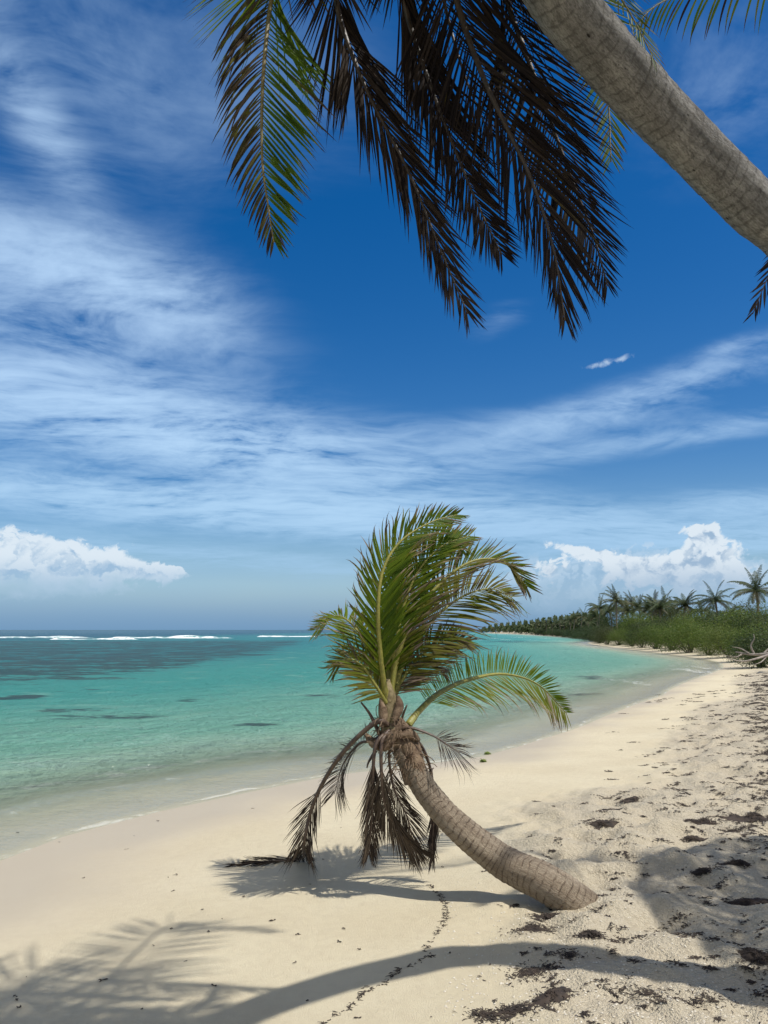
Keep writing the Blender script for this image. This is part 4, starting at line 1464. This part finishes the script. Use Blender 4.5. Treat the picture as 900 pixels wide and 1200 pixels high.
# named clumps
CL = [(692, 1096, .10, .030, 0.0, 200, 'small dark seaweed clump just below the buried trunk end'),
      (738, 938, .17, .10, .1, 260, 'seaweed clump farthest up the open sand, beyond the other small clumps'),
      (716, 951, .16, .08, .1, 200, 'seaweed clump second highest among the patches right of the palm'),
      (705, 967, .20, .07, .1, 240, 'flat seaweed patch straight right of the thin frond shadow'),
      (822, 966, .22, .09, -.1, 420, 'seaweed clump at the tip of the shadow on the right'),
      (820, 985, .18, .05, -.15, 300, 'seaweed strip inside the shadow below a bigger clump'),
      (862, 1012, .15, .035, 0.05, 260, 'thin pointed seaweed strip in the shade on the right'),
      (822, 1022, .13, .035, .5, 160, 'small slanting seaweed strip at the edge of the shade'),
      (884, 1058, .18, .075, -.2, 420, 'dark seaweed clump in the shade near the right edge'),
      (885, 1120, .16, .07, -.25, 380, 'dark seaweed clump lowest at the right edge'),
      (880, 962, .36, .12, -.1, 900, 'large dark seaweed mat at the right edge beyond the shadow'),
      (648, 1166, .14, .08, .3, 160, 'loose seaweed tangle at the bottom right of the middle'),
      (640, 1076, .12, .06, -.3, 170, 'loose seaweed crumbs against the underside of the trunk base')]
for (px, py, rx, ry, rot, n, lab) in CL:
    g = mpx(px, py)
    mb = MB()
    nr = 30
    X_, Y_ = [], []
    for ring in (.33, .66, 1.0):
        for k in range(nr):
            a = 2 * math.pi * k / nr
            q = ring * (.62 + .55 * float(fbm(np.array([math.cos(a) * 1.9 + px]), np.array([math.sin(a) * 1.9]), 5, 3)[0]) + rng.uniform(-.07, .07))
            u, v = q * rx * math.cos(a), q * ry * 1.2 * math.sin(a)
            X_.append(g.x + u * math.cos(rot) - v * math.sin(rot)); Y_.append(g.y + u * math.sin(rot) + v * math.cos(rot))
    X_.append(g.x); Y_.append(g.y)
    H_ = height(X_, Y_)
    top = [.016, .011, -.004]
    vs = [(X_[i], Y_[i], H_[i] + (top[i // nr] if i < 3 * nr else .016) + rng.uniform(-.005, .005) * (i < 2 * nr)) for i in range(len(X_))]
    fs = [(3 * nr, k, (k + 1) % nr) for k in range(nr)]
    for r_ in range(2):
        fs += [(r_ * nr + k, (r_ + 1) * nr + k, (r_ + 1) * nr + (k + 1) % nr, r_ * nr + (k + 1) % nr) for k in range(nr)]
    mb.add(vs, fs)
    strands(mb, g.x, g.y, rx * 1.05, ry * 1.3, rot, int(n * 2.6), .024, .0022, .020)
    o = mb.build('seaweed_clump', M_WEED)
    tag(o, lab, 'seaweed', 'dried seaweed clumps on the upper beach')
# uncountable litter
mb = MB()
for _ in range(900):
    px, py = rng.uniform(600, 960), 790 + 420 * rng.random() ** 1.2
    g = on_level(px, py, .05)
    sd = float(sdist([g.x], [g.y])[0])
    q_ = sd + .28 * min(9, max(0, g.y - 5.5))
    if q_ < 4.2 or rng.random() > min(1, (q_ - 3.9) / 3): continue
    s = rng.uniform(.02, .09) * (1 + max(0, (g.y - 6)) * .05)
    strands(mb, g.x, g.y, s * 1.6, s * .6, rng.gauss(0, .3), rng.randint(4, 30), .022, .0018 + .0002 * g.y, .006)
for _ in range(330):       # thick wrack band at the top of the beach
    Y = math.exp(rng.uniform(math.log(5.5), math.log(33)))
    px = 905 + rng.gauss(0, 13) * (1.6 if Y > 12 else 1)
    X_ = (px - 450) / 890 * Y
    s = .10 + Y * .012
    strands(mb, X_, Y, s * rng.uniform(.8, 2.4), s * rng.uniform(.3, .7), rng.gauss(0, .25), rng.randint(20, 60), .028 + .002 * Y, .002 + .00025 * Y, .02)
for _ in range(260):       # loose streaks on the slope
    Y = math.exp(rng.uniform(math.log(6), math.log(24)))
    px = rng.triangular(700, 900, 890)
    X_ = (px - 450) / 890 * Y
    s = .05 + Y * .004
    strands(mb, X_, Y, s * rng.uniform(.8, 2.6), s * rng.uniform(.2, .6), rng.gauss(0, .25), rng.randint(8, 26), .024 + .0015 * Y, .0018 + .0002 * Y, .01)
for (px, py, rx, ry, n) in [(625, 1088, .20, .12, 240), (622, 1140, .20, .12, 190), (600, 1185, .25, .12, 260), (665, 1120, .15, .1, 60), (860, 975, .3, .12, 240), (760, 1165, .3, .15, 60), (830, 1170, .3, .15, 60), (567, 1190, .12, .08, 90)]:
    g = mpx(px, py)
    strands(mb, g.x, g.y, rx, ry, rng.gauss(0, .3), int(n * 2.4), .022, .0019, .006)
o = mb.build('seaweed_litter', M_WEED)
tag(o, 'shredded dark seaweed scattered over the upper beach', 'seaweed', kind='stuff')
# thin wrack line winding down to the bottom edge
mb = MB()
line = catmull([mpx(*a) for a in [(505, 1038), (522, 1062), (518, 1085), (498, 1112), (505, 1120), (470, 1135), (450, 1152), (425, 1165), (412, 1180), (380, 1198), (372, 1225)]], 150)
for p in line:
    if rng.random() < .3: continue
    strands(mb, p.x + rng.gauss(0, .006), p.y + rng.gauss(0, .008), .02, .010, rng.uniform(0, 3), rng.randint(1, 5), .022, .0020, .004)
o = mb.build('wrack_line', M_WEED)
tag(o, 'thin winding line of seaweed crumbs in front of the small palm', 'seaweed', kind='stuff')
mb = MB()
for _ in range(70):
    g = on_level(rng.uniform(0, 640), rng.uniform(900, 1200), .0)
    strands(mb, g.x, g.y, .012, .008, rng.uniform(0, 3), rng.randint(1, 4), .02, .003, .004)
# coral and shell crumbs
def pebble(mb, x, y, z, s):
    vs = []
    for (a, b) in [(0, 0), (.9, 0), (.9, 1.25), (.9, 2.5), (.9, 3.75), (.9, 5.0), (0, 9)]:
        k = s * rng.uniform(.7, 1.2)
        if b == 0 and a == 0: vs.append((x, y, z + s * .7))
        elif b == 9: vs.append((x, y, z - s * .5))
        else: vs.append((x + math.cos(b) * k, y + math.sin(b) * k, z + rng.uniform(-.1, .2) * s))
    mb.add(vs, [(0, 1, 2), (0, 2, 3), (0, 3, 4), (0, 4, 5), (0, 5, 1), (6, 2, 1), (6, 3, 2), (6, 4, 3), (6, 5, 4), (6, 1, 5)])


mb2 = MB()
xs, ys = [], []
for _ in range(2600):
    g = on_level(rng.uniform(520, 960), 800 + 410 * rng.random() ** .6, .05)
    xs.append(g.x); ys.append(g.y)
sds = sdist(xs, ys)
hs = height(xs, ys, sds)
for x_, y_, s_, h_ in zip(xs, ys, sds, hs):
    if s_ + .28 * min(9, max(0, y_ - 5.5)) < 4.1: continue
    pebble(mb2, x_, y_, h_ + .001, rng.uniform(.002, .0065) * (1 + y_ * .04))
o = mb2.build('coral_rubble', M_SHELL, None, False)
tag(o, 'pale coral and shell crumbs on the upper beach', 'shell rubble', kind='stuff')
o = mb.build('beach_crumbs', M_WEED)
tag(o, 'tiny dark crumbs dotted over the smooth lower sand', 'beach litter', kind='stuff')
for (px, py, s, lab) in [(571, 884, .045, 'upper of two green weed tufts at the water edge right of the palm'), (566, 893, .03, 'lower of two green weed tufts at the water edge right of the palm')]:
    g = mpx(px, py)
    mb = MB()
    strands(mb, g.x, g.y, s * .9, s * .8, 0, 90, .04, .006, .04)
    tag(mb.build('green_weed_tuft', M_WEEDG), lab, 'weed tuft', 'green weed tufts washed up at the water edge')
